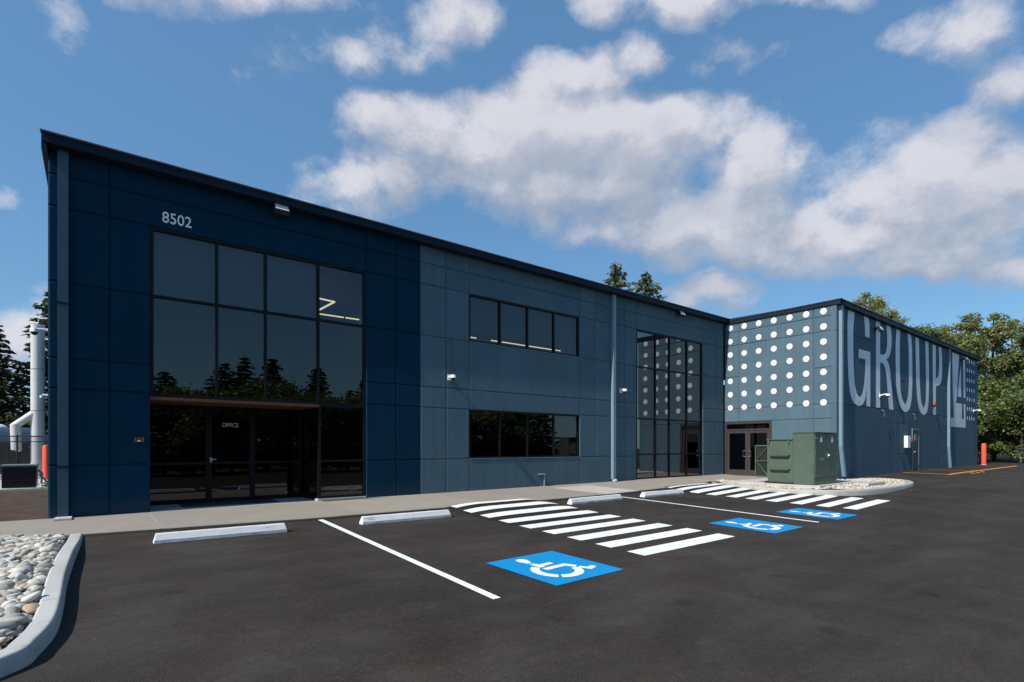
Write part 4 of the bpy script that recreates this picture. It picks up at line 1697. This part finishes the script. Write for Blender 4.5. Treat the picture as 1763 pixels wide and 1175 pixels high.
t = thing('key_reader', (.745, YA, 1.50), 'small black card reader with red mark on the navy wall left of the entrance', 'card reader')
mb = MB()
mb.box(.665, .825, YA - .035, YA - .002, 1.44, 1.56)
mb.build('housing', M['black'], t, bevel=.005)
mb = MB()
mb.box(.705, .785, YA - .0375, YA - .0355, 1.505, 1.53)
mb.build('red_mark', M['red'], t)
mb = MB()
mb.box(.712, .778, YA - .0375, YA - .0355, 1.465, 1.485)
mb.build('white_mark', M['white'], t)
mb = MB()
for sx in (.672, .812):
    mb.box(sx, sx + .01, YA - .0375, YA - .0355, 1.45, 1.55)
mb.build('edge_light', M['steel'], t)

t = thing('alarm_bell', (35.38, YC, 3.6), 'round red fire alarm bell on the mural wall below the letter P', 'alarm bell')
mb = MB()
mb.tube([(35.38, YC - .002, 3.6), (35.38, YC - .06, 3.6)], .08, 16)
mb.build('mount', M['black'], t)
mb = MB()
mb.tube([(35.38, YC - .06, 3.6), (35.38, YC - .10, 3.6), (35.38, YC - .14, 3.6)], [.15, .14, .07], 20)
mb.build('gong', M['red'], t, smooth=True)

t = thing('electrical_box', (30.93, YC, 1.35), 'pale vertical electrical box on the mural wall left of the service door', 'electrical box')
mb = MB()
mb.box(30.75, 31.15, YC - .16, YC - .002, 1.30, 1.88)
mb.build('cabinet', M['white'], t, bevel=.008)
mb = MB()
mb.tube([(31.15, YC - .05, 1.72), (31.85, YC - .05, 1.72)], .03, 8)
mb.build('conduit', M['galv'], t, smooth=True)
mb = MB()
mb.box(31.55, 31.86, YC - .10, YC - .002, 1.55, 1.64)
tag(mb.build('warning_box', M['red'], None), 'small red box on the wall between the pale electrical box and the service door', 'warning box')
for k, (xa, lab) in enumerate(((27.8, 'thin bent grey pipe bracket on the mural wall under the letter R'), (32.05, 'thin bent grey pipe bracket on the mural wall above the service door'))):
    mb = MB()
    mb.tube([(xa, YC - .01, 2.98), (xa, YC - .08, 2.98), (xa, YC - .08, 2.72), (xa + .28, YC - .08, 2.72), (xa + .28, YC - .01, 2.72)], .014, 8)
    mb.box(xa - .03, xa + .03, YC - .012, YC - .004, 2.94, 3.02)
    tag(mb.build('pipe_bracket', M['galv'], None, smooth=True), lab, 'pipe bracket')

t = thing('standpipe', (11.72, YA - .1, .03), 'thin grey pipe with bent top standing against the slate wall under the lower strip window', 'pipe')
mb = MB()
mb.tube([(11.74, YA - .10, .03), (11.74, YA - .10, .44)], .022, 10)
mb.build('pipe', M['galv'], t, smooth=True)
mb = MB()
mb.tube([(11.77, YA - .10, .44), (11.62, YA - .10, .45)], .028, 10)
mb.box(11.55, 11.70, YA - .13, YA - .002, .43, .46)
mb.build('tap', M['galv'], t)

# ------------------------------------------------------------------ wheel stops
def wheel_stop(x0, x1, y0, y1, label):
    L = x1 - x0
    prof = [(0, 0), (.0, .05), (.045, .135), (.06, .142), (.11, .142), (.125, .135), (.17, .05), (.17, 0)]
    mb = MB()
    n = 24
    rows = []
    for i in range(n + 1):
        u = i / n
        xx = x0 + L * u
        e = min(1, min(u, 1 - u) * L / .035)
        rr = []
        for py, pz in prof:
            hh = pz
            inx = .035 * (pz / .142) if (i == 0) else (-.035 * (pz / .142) if i == n else 0)
            yy_ = y0 + (y1 - y0) * u + py
            j = .0035 * mnoise.noise((xx * 6, py * 40, pz * 30 + x0))
            rr.append((xx + inx, yy_ + j, za(xx, yy_) + .004 + hh + (j if pz > .01 else abs(j) * 2)))
        rows.append(rr)
    for a, b in zip(rows, rows[1:]):
        for k in range(len(prof) - 1):
            mb.poly([a[k], b[k], b[k + 1], a[k + 1]])
    mb.poly(rows[0])
    mb.poly(rows[-1])
    o = mb.build('wheel_stop', M['stop'], None, bevel=0)
    tag(o, label, 'wheel stop', 'concrete wheel stops along the walk')
    # two anchor pins on top
    for u in (.18, .82):
        xx = x0 + L * u
        yy_ = y0 + (y1 - y0) * u + .085
        m2 = MB()
        m2.tube([(xx, yy_, za(xx, yy_) + .142), (xx, yy_, za(xx, yy_) + .1505)], .012, 8)
        m2.build('anchor_pin', M['galv'], o)


wheel_stop(.711, 2.594, 9.50, 9.46, 'wheel stop nearest the river rock bed, with a dark scuff, in front of the entrance')
wheel_stop(3.916, 5.806, 9.45, 9.42, 'wheel stop just left of the near crosswalk stripes')
wheel_stop(9.344, 11.326, 9.50, 9.56, 'wheel stop just right of the near crosswalk, by the pale sidewalk slab')
wheel_stop(12.295, 14.159, 9.58, 9.56, 'small farthest wheel stop beside the far crosswalk')

# ------------------------------------------------------------------ pad-mounted transformer
green = simple('green_cabinet_paint', (0.070, 0.103, 0.072), 0.5, 0, 0.12, 3)
TX, TY = 18.12, 7.45
t = thing('transformer', (19.0, 8.2, .12), 'green pad-mounted electrical transformer cabinet with radiator fins on the gravel island', 'transformer')
mb = MB()
mb.box(TX, 19.84, TY + .02, 8.12, .125, 1.80)
body = mb.build('cabinet', green, t, bevel=.01)
mb = MB()
mb.box(TX - .02, 19.86, TY - .03, 8.13, 1.80, 1.83)
mb.build('cabinet_top', green, t, bevel=.005)
mb = MB()
mb.box(TX - .004, 19.844, TY - .0, TY + .018, .125, .34)
mb.build('cabinet_base', green, t)
for a, b in ((TX + .02, 18.975), (18.99, 19.83)):
    mb = MB()
    mb.box(a, b, TY - .012, TY + .018, .36, 1.78)
    dl = mb.build('cabinet_door', green, t, bevel=.005)
    mb = MB()
    for z in (.6, 1.1, 1.6):
        xh = a if a < 18.5 else b
        mb.tube([(xh, TY - .018, z), (xh, TY - .018, z + .08)], .012, 8)
    mb.build('hinge', green, dl)
    mb = MB()
    cx_ = a + .38
    mb.box(cx_, cx_ + .14, TY - .0145, TY - .0125, 1.5, 1.71)
    mb.build('warning_label', M['white'], dl)
    mb = MB()
    mb.box(cx_, cx_ + .14, TY - .0165, TY - .015, 1.67, 1.70)
    mb.build('label_header', M['red'], dl)
mb = MB()
mb.box(TX + .06, TX + .18, TY - .0145, TY - .0125, 1.60, 1.66)
mb.build('yellow_label', M['ypaint'], t)
mb = MB()
mb.box(TX + .45, TX + .65, TY - .0145, TY - .0125, .92, .99)
mb.build('name_plate', M['galv'], t)
mb = MB()
mb.box(19.03, 19.10, TY - .05, TY - .0125, 1.0, 1.14)
mb.tube([(19.06, TY - .04, 1.08), (19.06, TY - .10, 1.08), (18.92, TY - .10, 1.06)], .014, 8)
mb.build('door_handle', M['steel'], t)
mb = MB()
mb.box(TX + .02, 19.8, 8.125, 8.97, .16, 1.58)
mb.build('tank', green, t, bevel=.01)
mb = MB()
mb.box(TX - .02, 19.84, 8.135, 9.0, 1.58, 1.61)
mb.build('tank_lid', green, t, bevel=.004)
mb = MB()
mb.box(TX - .03, 19.86, 8.10, 9.05, .122, .158)
mb.build('skid', M['black'], t)
for y in (8.22, 8.88):
    mb = MB()
    mb.extrude([(y, 1.57), (y + .06, 1.57), (y + .03, 1.40)], 'x', TX - .03, TX + .018)
    mb.build('lifting_lug', green, t)
for z in (1.02, .56):
    mb = MB()
    # folded stiffener: sloping tray seen from the side
    a, b = 8.20, 8.90
    mb.v = [(TX + .019, a, z + .06), (TX + .019, b, z + .06), (TX - .10, b - .04, z + .05), (TX - .10, a + .04, z + .05),
            (TX + .019, a + .07, z - .03), (TX + .019, b - .07, z - .03), (TX - .09, b - .07, z + .02), (TX - .09, a + .07, z + .02)]
    for f in ((0, 1, 2, 3), (4, 7, 6, 5), (3, 2, 6, 7), (0, 3, 7, 4), (1, 5, 6, 2), (0, 4, 5, 1)):
        mb.f.append(f)
        mb.m.append(0)
    mb.build('stiffener', green, t)
rad = MB()
rad.box(18.35, 19.6, 9.03, 9.09, 1.33, 1.41)
rad.box(18.35, 19.6, 9.03, 9.09, .32, .40)
rad.tube([(18.6, 8.97, 1.3), (18.6, 9.05, 1.3)], .05, 8)
radiator = rad.build('radiator', green, t)
for k in range(12):
    mb = MB()
    xx = 18.32 + k * .0 
    yk = 9.04 + k * .038
    mb.box(18.345, 19.6, yk, yk + .009, .36, 1.35)
    mb.build('radiator_fin', green, radiator)
mb = MB()
mb.box(18.30, 18.318, 9.03, 9.49, 1.37, 1.41)
mb.box(18.30, 18.318, 9.03, 9.49, .30, .34)
mb.box(18.30, 18.318, 9.03, 9.06, .34, 1.37)
mb.box(18.30, 18.318, 9.46, 9.49, .34, 1.37)
mb.tube([(18.30, 9.04, 1.36), (18.30, 9.47, .86), (18.30, 9.04, .36)], .014, 6)
mb.tube([(18.295, 9.04, .86), (18.295, 9.47, .86)], .012, 6)
mb.build('radiator_brace', green, radiator)
mb = MB()
mb.sphere((18.9, 8.5, 1.61), .12, 14, 5, 0, 1, sc=(1, 1, .4))
mb.build('hatch', green, t, smooth=True)

# ------------------------------------------------------------------ bollards
def bollard(x, y, z0, h, r, label):
    mb = MB()
    mb.tube([(x, y, z0), (x, y, z0 + h - .06), (x, y, z0 + h - .015), (x, y, z0 + h)], [r, r, r * .86, r * .45], 24)
    o = mb.build('bollard', M['orange'], None, smooth=True)
    tag(o, label, 'bollard', 'orange bollards at the building ends')
    m2 = MB()
    m2.tube([(x, y, z0 - .02), (x, y, z0 + .02)], r * 1.25, 20)
    m2.build('collar', M['pad'], o)


bollard(45.45, 8.36, .17, 1.40, .125, 'orange bollard past the far end of the mural wall, in front of the trees')
bollard(-1.50, 29.2, 0.0, 1.42, .125, 'orange bollard behind the left corner of the building by the fence')

# ------------------------------------------------------------------ the yard on the left
mb = MB()
mb.box(-6, -.72, 22.3, 22.55, -.03, .06)
tag(mb.build('concrete_edging', M['pad'], None, bevel=.01), kind='structure')
mb = MB()
mb.box(-12, -.70, 29.6, 29.8, -.03, .12)
tag(mb.build('yard_kerb', M['pad'], None, bevel=.01), kind='structure')
mb = MB()
mb.poly([(-14, 22.6, .012), (-.70, 22.6, .012), (-.70, 45, .012), (-14, 45, .012)])
tag(mb.build('yard_paving', M['kerb'], None), kind='structure')

t = thing('condenser_unit', (-1.85, 23.1, .06), 'black slatted outdoor condenser box with a grey lid beside the chain-link fence', 'condenser')
mb = MB()
mb.box(-2.22, -1.42, 22.75, 23.5, .06, .74)
mb.build('casing', M['black'], t, bevel=.01)
mb = MB()
mb.box(-2.25, -1.39, 22.72, 23.53, .74, .79)
mb.build('lid', M['galv'], t, bevel=.01)
for k in range(9):
    mb = MB()
    mb.box(-2.2, -1.44, 22.735, 22.749, .12 + k * .066, .15 + k * .066)
    mb.build('louvre', M['frame'], t)
mb = MB()
mb.tube([(-1.38, 23.0, .6), (-1.28, 22.95, .5), (-1.30, 22.9, .2), (-1.0, 22.9, .10), (-.9, 22.95, .3)], .03, 8)
mb.tube([(-1.36, 23.2, .45), (-1.2, 23.1, .25), (-1.05, 23.0, .12)], .025, 8)
tag(mb.build('pipe_bundle', M['galv'], None, smooth=True), 'tangle of grey pipes between the condenser box and the building corner', 'pipes')

# weeds by the corner
def leaf_cluster(n, cx, cy, cz, sx, sy, sz, size, mat, name, parent=None):
    c = rng.normal(0, .42, (n, 3)) * (sx, sy, sz) + (cx, cy, cz)
    c[:, 2] = np.maximum(c[:, 2], .02)
    return leaves_mesh(c, size, mat, name)


def leaves_mesh(c, size, mat, name, up=0.25, aspect=1.0, dirs=None, long=None):
    """quads scattered at centres c; returns mesh"""
    n = len(c)
    a = rng.normal(0, 1, (n, 3))
    a[:, 2] *= .6
    if dirs is not None:
        a = dirs + a * .35
    a /= np.linalg.norm(a, axis=1)[:, None]
    b = rng.normal(0, 1, (n, 3))
    b -= (b * a).sum(1)[:, None] * a
    b /= np.linalg.norm(b, axis=1)[:, None]
    s = size * rng.uniform(.6, 1.35, (n, 1))
    A = a * s * aspect
    B = b * s * .5
    mid = c
    v = np.empty((n, 4, 3))
    v[:, 0] = mid - A * .5
    v[:, 1] = mid + B * .6 - A * .05
    v[:, 2] = mid + A * .5
    v[:, 3] = mid - B * .6 - A * .05
    me = bpy.data.meshes.new(name)
    me.vertices.add(n * 4)
    me.vertices.foreach_set('co', v.reshape(-1))
    me.loops.add(n * 4)
    me.loops.foreach_set('vertex_index', np.arange(n * 4, dtype=np.int32))
    me.polygons.add(n)
    me.polygons.foreach_set('loop_start', np.arange(0, n * 4, 4, dtype=np.int32))
    me.polygons.foreach_set('loop_total', np.full(n, 4, dtype=np.int32))
    me.materials.append(mat)
    me.update(calc_edges=True)
    return me


me = leaf_cluster(260, 0, 0, .12, .3, .2, .22, .09, M['leaf'], 'weed')
tag(new_obj('weed_clump', me, (-1.0, 22.5, 0)), 'small green weed clump at the foot of the building corner beside the condenser', 'weeds')

# chain-link fence
ft = thing('chain_link_fence', (-4, 31, 0), 'black chain-link fence with top rails across the yard left of the building', 'fence')
fx0, fx1, fy = -12.0, -.75, 30.9
for x in np.arange(fx0, fx1, 1.02):
    xx = float(x) + .29
    mb = MB()
    mb.tube([(xx, fy, 0), (xx, fy, 1.86)], .03, 8)
    mb.build('fence_post', M['black'], ft)
for z, r in ((1.80, .025), (1.57, .018), (.10, .018)):
    mb = MB()
    mb.tube([(fx0, fy, z), (fx1, fy, z)], r, 8)
    mb.build('fence_rail', M['black'], ft)
mb = MB()
st = .085
wv = .0045
xw = -6.0
H = 1.7
nn = int((fx1 - xw + H) / st)
for k in range(nn):
    xa = xw + k * st
    for sg in (1, -1):
        xs_, xe = (xa - H, xa) if sg == 1 else (xa, xa - H)
        z0_, z1_ = .08, .08 + H
        # clip to the panel
        def clip(xs_, z0_, xe, z1_):
            for lim, keep in ((xw, 1), (fx1, -1)):
                if (xs_ - lim) * keep < 0 and (xe - lim) * keep < 0:
                    return None
                if (xs_ - lim) * keep < 0:
                    t_ = (lim - xs_) / (xe - xs_)
                    xs_, z0_ = lim, z0_ + (z1_ - z0_) * t_
                if (xe - lim) * keep < 0:
                    t_ = (lim - xs_) / (xe - xs_)
                    xe, z1_ = lim, z0_ + (z1_ - z0_) * t_
            return xs_, z0_, xe, z1_
        r = clip(xs_, z0_, xe, z1_)
        if r:
            mb.tube([(r[0], fy - .02 + sg * .003, r[1]), (r[2], fy - .02 + sg * .003, r[3])], wv, 3, caps=False)
o = mb.build('wire_mesh', M['black'], ft, weld=False)
o['kind'] = 'stuff'

t = thing('waste_container', (-4, 36.6, 0), 'black steel waste container behind the chain-link fence', 'container')
mb = MB()
mb.box(-7, -2.12, 35.8, 37.6, .1, 1.5)
mb.build('bin_body', M['black'], t, bevel=.02)
mb = MB()
mb.box(-7.05, -2.08, 35.75, 37.65, 1.5, 1.56)
mb.build('rim', M['black'], t)
mb = MB()
mb.box(-3.0, -2.78, 35.785, 35.796, 1.12, 1.22)
mb.build('white_label', M['white'], t)
mb = MB()
mb.box(-2.52, -2.2, 35.785, 35.796, 1.3, 1.335)
mb.build('yellow_label', M['ypaint'], t)
for xx in (-6, -5, -4, -3.3):
    mb = MB()
    mb.box(xx - .04, xx + .04, 35.72, 35.80, .1, 1.5)
    mb.build('rib', M['black'], t)

blueg = simple('pale_blue_machine_paint', (0.26, 0.34, 0.42), 0.5, 0, 0.12, 3)
t = thing('dust_collector', (-3.5, 38.6, 0), 'pale blue sheet metal machine housing behind the fence at the foot of the stack', 'machine')
mb = MB()
mb.box(-6.5, -2.55, 38.0, 40.5, 0, 2.35)
mb.build('housing', blueg, t, bevel=.03)
for z in (1.4, 1.8, 2.1, 2.3):
    mb = MB()
    mb.box(-6.52, -2.53, 37.96, 37.99, z, z + .04)
    mb.build('seam_rib', blueg, t)
mb = MB()
mb.sphere((-4.0, 39, 2.35), .35, 14, 6, 0, 1, sc=(1.3, 1, .6))
mb.build('dome_cover', M['white'], t, smooth=True)
mb = MB()
mb.box(-2.3, -1.2, 38.2, 39.5, 0, 2.0)
tag(mb.build('blue_cabinet', simple('blue_cabinet_paint', (0.10, 0.20, 0.42), 0.5), None, bevel=.02), 'blue metal cabinet behind the fence right of the stack', 'cabinet')

t = thing('exhaust_stack', (-2.1, 34.7, 0), 'tall pale steel exhaust stack with a slanted side duct behind the fence', 'exhaust stack')
pale = simple('pale_galvanised_sheet', (0.60, 0.59, 0.57), 0.5, 0.05, 0.08, 4)
mb = MB()
mb.tube([(-2.1, 34.7, 0), (-2.1, 34.7, 7.27)], .265, 28)
mb.build('pipe', pale, t, smooth=True)
for z in (3.08, 5.1):
    mb = MB()
    mb.tube([(-2.1, 34.7, z), (-2.1, 34.7, z + .035)], .275, 28)
    mb.build('flange', M['galv'], t)
mb = MB()
mb.tube([(-2.25, 34.65, 2.95), (-2.95, 34.7, 2.32)], .17, 20)
mb.build('side_duct', pale, t, smooth=True)
mb = MB()
mb.tube([(-2.90, 34.7, 2.42), (-2.86, 34.7, 1.2)], .20, 20)
mb.build('vertical_duct', pale, t, smooth=True)
mb = MB()
mb.tube([(-.64, 17.5, 2.62), (-.98, 17.5, 2.62)], .035, 10)
mb.tube([(-.98, 17.5, 2.62), (-.98, 17.5, 2.56)], .045, 10)
tag(mb.build('wall_pipe', M['white'], None, smooth=True), 'short white pipe stub sticking out of the left side wall below the bent-arm camera', 'pipe')


# ------------------------------------------------------------------ trees
def limb_tubes(mb, segs, n=6):
    for a, b, ra, rb in segs:
        mb.tube([a, b], [ra, rb], n, caps=False)


def broad_tree_meshes(seed, H, R, leaves, leafsize, mat, lean=0.0, low=0.15, airy=1.0):
    rr = random.Random(seed)
    segs = []
    tips = []

    def grow(p, d, L, r, lvl):
        n = 3 if lvl < 2 else 2
        q = p
        for k in range(n):
            d2 = (d + Vector((rr.uniform(-1, 1), rr.uniform(-1, 1), rr.uniform(-.3, .6))) * .16).normalized()
            q2 = q + d2 * (L / n)
            segs.append((q, q2, r * (1 - .2 * k / n), r * (1 - .2 * (k + 1) / n)))
            q, d = q2, d2
            if lvl >= 1:
                tips.append((q.copy(), lvl))
        if lvl < 4 and L > .35:
            nb = rr.choice([2, 3, 3]) if lvl else 5
            for _ in range(nb):
                ax = Vector((rr.uniform(-1, 1), rr.uniform(-1, 1), rr.uniform(-.1, .5)))
                d3 = (d * .75 + ax * .75).normalized()
                grow(q, d3, L * rr.uniform(.6, .8), r * .58, lvl + 1)
    th = H * .93
    # a leading trunk with limbs all the way up
    p = Vector((0, 0, 0))
    r0 = H * .016
    N = 9
    for k in range(N):
        q = Vector((rr.uniform(-.12, .12) + lean * (k + 1) / N, rr.uniform(-.12, .12), H * .9 * (k + 1) / N))
        ra, rb = r0 * (1 - k / N * .8), r0 * (1 - (k + 1) / N * .8)
        segs.append((p, q, ra, rb))
        if (k + 1) / N > low:
            u = (k + 1) / N
            spread = R * (math.sin(math.pi * min(1, (u - low) / (1 - low) * .82 + .16)) ** .7)
            for j in range(3):
                a = rr.uniform(0, 6.28)
                d = Vector((math.cos(a), math.sin(a), rr.uniform(.15, .8))).normalized()
                grow(q, d, spread * rr.uniform(.35, .6), rb * .6, 2)
        p = q
    tb = MB()
    limb_tubes(tb, segs, 5)
    trunk = tb.mesh('trunk', M['bark'], weld=False, smooth=True)
    T = np.array([tuple(q) for q, l in tips])
    wt = rng.gamma(0.9, 1.0, len(T))
    idx = rng.choice(len(T), leaves, p=wt / wt.sum())
    c = T[idx] + rng.normal(0, .30 * airy, (leaves, 3)) * (1, 1, .6)
    me = leaves_mesh(c, leafsize, mat, 'crown')
    return trunk, me


def conifer_meshes(seed, H, R, n_whorl, leafsize, mat, low=.08, per=520):
    rr = random.Random(seed)
    segs = [(Vector((0, 0, 0)), Vector((0, 0, H * .5)), H * .014, H * .009), (Vector((0, 0, H * .5)), Vector((0, 0, H)), H * .009, .01)]
    cs, ds = [], []
    for k in range(n_whorl):
        u = low + (1 - low) * (k / n_whorl) ** .95
        z = H * u
        L0 = R * (1 - u) ** .8 + .12
        nb = rr.choice([5, 6, 7])
        a0 = rr.uniform(0, 6.28)
        for b in range(nb):
            a = a0 + 6.28 * b / nb + rr.uniform(-.3, .3)
            L = L0 * rr.uniform(.55, 1.18)
            dirh = Vector((math.cos(a), math.sin(a), 0))
            pts = []
            droop = rr.uniform(.10, .38)
            for s_ in range(5):
                t_ = s_ / 4
                pts.append(Vector((0, 0, z)) + dirh * (L * t_) + Vector((0, 0, L * (.12 * t_ - droop * t_ * t_ + .10 * t_ ** 4))))
            for s_ in range(4):
                segs.append((pts[s_], pts[s_ + 1], .035 * (1 - s_ / 5) * (L / R + .2), .035 * (1 - (s_ + 1) / 5) * (L / R + .2)))
            m = max(8, int(per * L / R / 6))
            tt = rng.uniform(.08, 1.03, m)
            side = rng.normal(0, 1, m)
            perp = Vector((-dirh.y, dirh.x, 0))
            wdt = .34 * L * (1 - .55 * tt)
            base = np.outer(tt * L, np.array(dirh)) + np.array((0, 0, z)) + np.outer(side * wdt * .5, np.array(perp))
            base[:, 2] += L * (.12 * tt - droop * tt * tt + .10 * tt ** 4) - np.abs(side) * wdt * .18 + rng.normal(0, .05, m) - rng.uniform(0, .12, m)
            cs.append(base)
            dd_ = np.tile(np.array(dirh) * .8 + np.array((0, 0, -.35)), (m, 1)) + np.outer(np.sign(side) * .6, np.array(perp))
            ds.append(dd_)
    tb = MB()
    limb_tubes(tb, segs, 4)
    trunk = tb.mesh('trunk', M['bark'], weld=False, smooth=True)
    c = np.concatenate(cs)
    d = np.concatenate(ds)
    me = leaves_mesh(c, leafsize, mat, 'crown', aspect=1.5, dirs=d)
    return trunk, me


def tree(name, meshes, loc, rz, s, label, group, cat='tree'):
    t = thing(name, loc, label, cat, group)
    t.rotation_euler = (0, 0, rz)
    t.scale = s if isinstance(s, tuple) else (s, s, s)
    for nm, me in zip(('trunk', 'crown'), meshes):
        o = bpy.data.objects.new(nm, me)
        col.objects.link(o)
        o.parent = t
    return t


BR = [broad_tree_meshes(11, 14, 4.2, 17000, .22, M['leaf_olive'], low=.10, airy=.75),
      broad_tree_meshes(23, 13, 4.6, 21000, .22, M['leaf'], low=.06, airy=.75),
      broad_tree_meshes(37, 15, 3.8, 11000, .21, M['leaf_olive'], low=.25, airy=.9)]
BUSH = [broad_tree_meshes(51, 5.0, 2.8, 15000, .20, M['leaf'], low=.02), broad_tree_meshes(57, 4.4, 2.6, 13000, .20, M['leaf'], low=.02)]
CO = [conifer_meshes(5, 12, 3.3, 30, .26, M['needle']), conifer_meshes(9, 11, 2.9, 27, .26, M['needle'], per=460)]
THIN = conifer_meshes(14, 11, 3.4, 17, .17, M['needle_pale'], low=.62, per=700)
THIN2 = conifer_meshes(71, 11, 3.8, 15, .17, M['needle_pale'], low=.60, per=760)

gR = 'broadleaf trees beyond the right end of the building'
tree('broadleaf_tree', BR[1], (62.5, 16.4, .1), 0.4, (1.0, 1.0, 1.04), 'bushy green tree rising just right of the far mural corner', gR)
tree('broadleaf_tree', BR[0], (66.5, 11.5, .1), 2.1, (1.05, 1.05, 1.06), 'olive leaved tree at the right edge of the photo, tallest of its row', gR)
tree('broadleaf_tree', BR[2], (74.0, 21.0, .1), 1.1, (1.1, 1.1, .95), 'thin pale crown showing over the roof right of the painted 14', gR)
tree('broadleaf_tree', BR[0], (72.0, 16.0, .1), 4.1, (1.1, 1.1, 1.02), 'tall olive tree standing behind the bushy green one', gR)
tree('broadleaf_tree', BR[2], (79.0, 18.0, .1), 3.0, (1.1, 1.1, 1.12), 'sparse tall tree farthest back in the right hand row', gR)
tree('broadleaf_tree', BR[1], (69.5, 8.3, .1), 5.2, (1.0, 1.0, 1.08), 'green tree at the right frame edge, nearest the end of the lot', gR)
tree('broadleaf_tree', BR[2], (78.0, 12.0, .1), .4, (1.1, 1.1, 1.08), 'tall thin tree behind the trees at the right frame edge', gR)
for k, (x, y, rz, s, lab) in enumerate(((70.0, 3.0, 2.0, 1.0, 'green tree outside the right frame edge'), (67, -3.0, 3.3, .95, 'green tree farther outside the right frame edge'))):
    tree('broadleaf_tree', BR[k], (x, y, .05), rz, s, lab, gR)
gB = 'understorey bushes at the end of the lot'
for k, (x, y, rz, s, lab) in enumerate(((54.5, 12.6, .3, .95, 'dark bush directly behind the orange bollard'),
                                        (55.8, 10.6, 1.9, 1.0, 'dark rounded bush right of the orange bollard'),
                                        (56.5, 8.2, 3.1, 1.05, 'dark bush at the end of the yellow line'),
                                        (57.2, 5.4, 4.4, 1.0, 'dark bush at the right frame edge'),
                                        (58.5, 14.5, 5.0, 1.35, 'tall bush between the mural wall and the tree row'),
                                        (60.5, 10.5, .9, 1.5, 'tall bush behind the rounded ones'),
                                        (60.5, 7.0, 2.6, 1.45, 'tall bush below the olive tree'),
                                        (57.5, 2.6, 2.2, 1.0, 'bush just outside the right frame edge'))):
    tree('leafy_bush', BUSH[k % 2], (x, y, .08), rz, s, lab, gB, 'bush')
tree('broadleaf_tree', BR[2], (62.8, 20.9, .1), .7, (.95, .95, 1.24), 'leafy tree top showing above the wing roof over the letter G', 'treetops above the roofs')
tree('broadleaf_tree', BR[2], (66.8, 20.6, .1), 2.9, (.7, .7, 1.22), 'slender tree top above the wing roof over the letter R', 'treetops above the roofs')
tree('thin_conifer', THIN, (52.0, 45.0, 0), 0.3, (2.3, 2.3, 2.26), 'sparse conifer top above the main roof, left of a close pair', 'treetops above the roofs')
tree('thin_conifer', THIN2, (57.8, 44.8, 0), 2.3, (2.7, 2.7, 2.26), 'bushier conifer top above the main roof, right of a close pair', 'treetops above the roofs')
gL = 'firs in the yard left of the building'
tree('fir_tree', CO[0], (-2.2, 46.5, 0), .2, (1.0, 1.0, .98), 'tallest dark fir behind the exhaust stack', gL)
tree('fir_tree', CO[1], (-4.8, 46.0, 0), 1.4, (1.1, 1.1, .84), 'lower spreading fir at the left frame edge', gL)
tree('fir_tree', CO[0], (-6.6, 50.0, 0), 2.6, (1.2, 1.2, .80), 'dark fir at the left frame edge, behind the spreading one', gL)
tree('fir_tree', CO[1], (-9.5, 47.0, 0), 3.9, (1.1, 1.1, .95), 'fir outside the left frame edge', gL)
tree('fir_tree', CO[1], (-1.0, 50.5, 0), 5.0, (1.1, 1.1, .85), 'fir mostly hidden by the left building corner', gL)
# the trees across the lot, seen mirrored in the glass
gM = 'trees across the lot, mirrored in the windows'
ORD = ['one', 'two', 'three', 'four', 'five', 'six', 'seven', 'eight', 'nine', 'ten', 'eleven', 'twelve', 'thirteen', 'fourteen', 'fifteen', 'sixteen', 'seventeen', 'eighteen']
for k, (x, h, w, kind) in enumerate(((-2.5, .5, .9, 0), (1.8, .56, .9, 1), (4.4, .66, 1.1, 0), (6.2, .58, 1.0, 1), (8.2, .74, 1.1, 0), (9.8, .88, 1.2, 1), (11.8, .80, 1.25, 0), (14.2, .62, 1.0, 1), (16.0, .78, .95, 0), (18.2, .66, 1.0, 1), (20.0, .72, 1.0, 0),
                                     (22.6, .66, 1.0, 1), (25.0, .74, 1.1, 0), (28.0, .66, 1.0, 1), (31.5, .7, 1.1, 0), (35.0, .66, 1.1, 1), (39.0, .7, 1.1, 0), (43, .7, 1.1, 1))):
    tree('fir_tree', CO[kind], (x, -20.5 - (k % 3), -.7), k * 1.1, (w, w, h), 'dark fir number %s from the left across the lot, seen only as a reflection' % ORD[k], gM)
for k, x in enumerate((0, 5.5, 11, 16.5, 22, 27.5, 33, -5.5)):
    tree('leafy_bush', BUSH[k % 2], (x, -18.2, -.7), k * 1.7, (1.7, 1.2, 1.35), 'bush number %s under the firs across the lot, seen only as a reflection' % ['two', 'three', 'four', 'five', 'six', 'seven', 'eight', 'one'][k], 'bushes across the lot', 'bush')
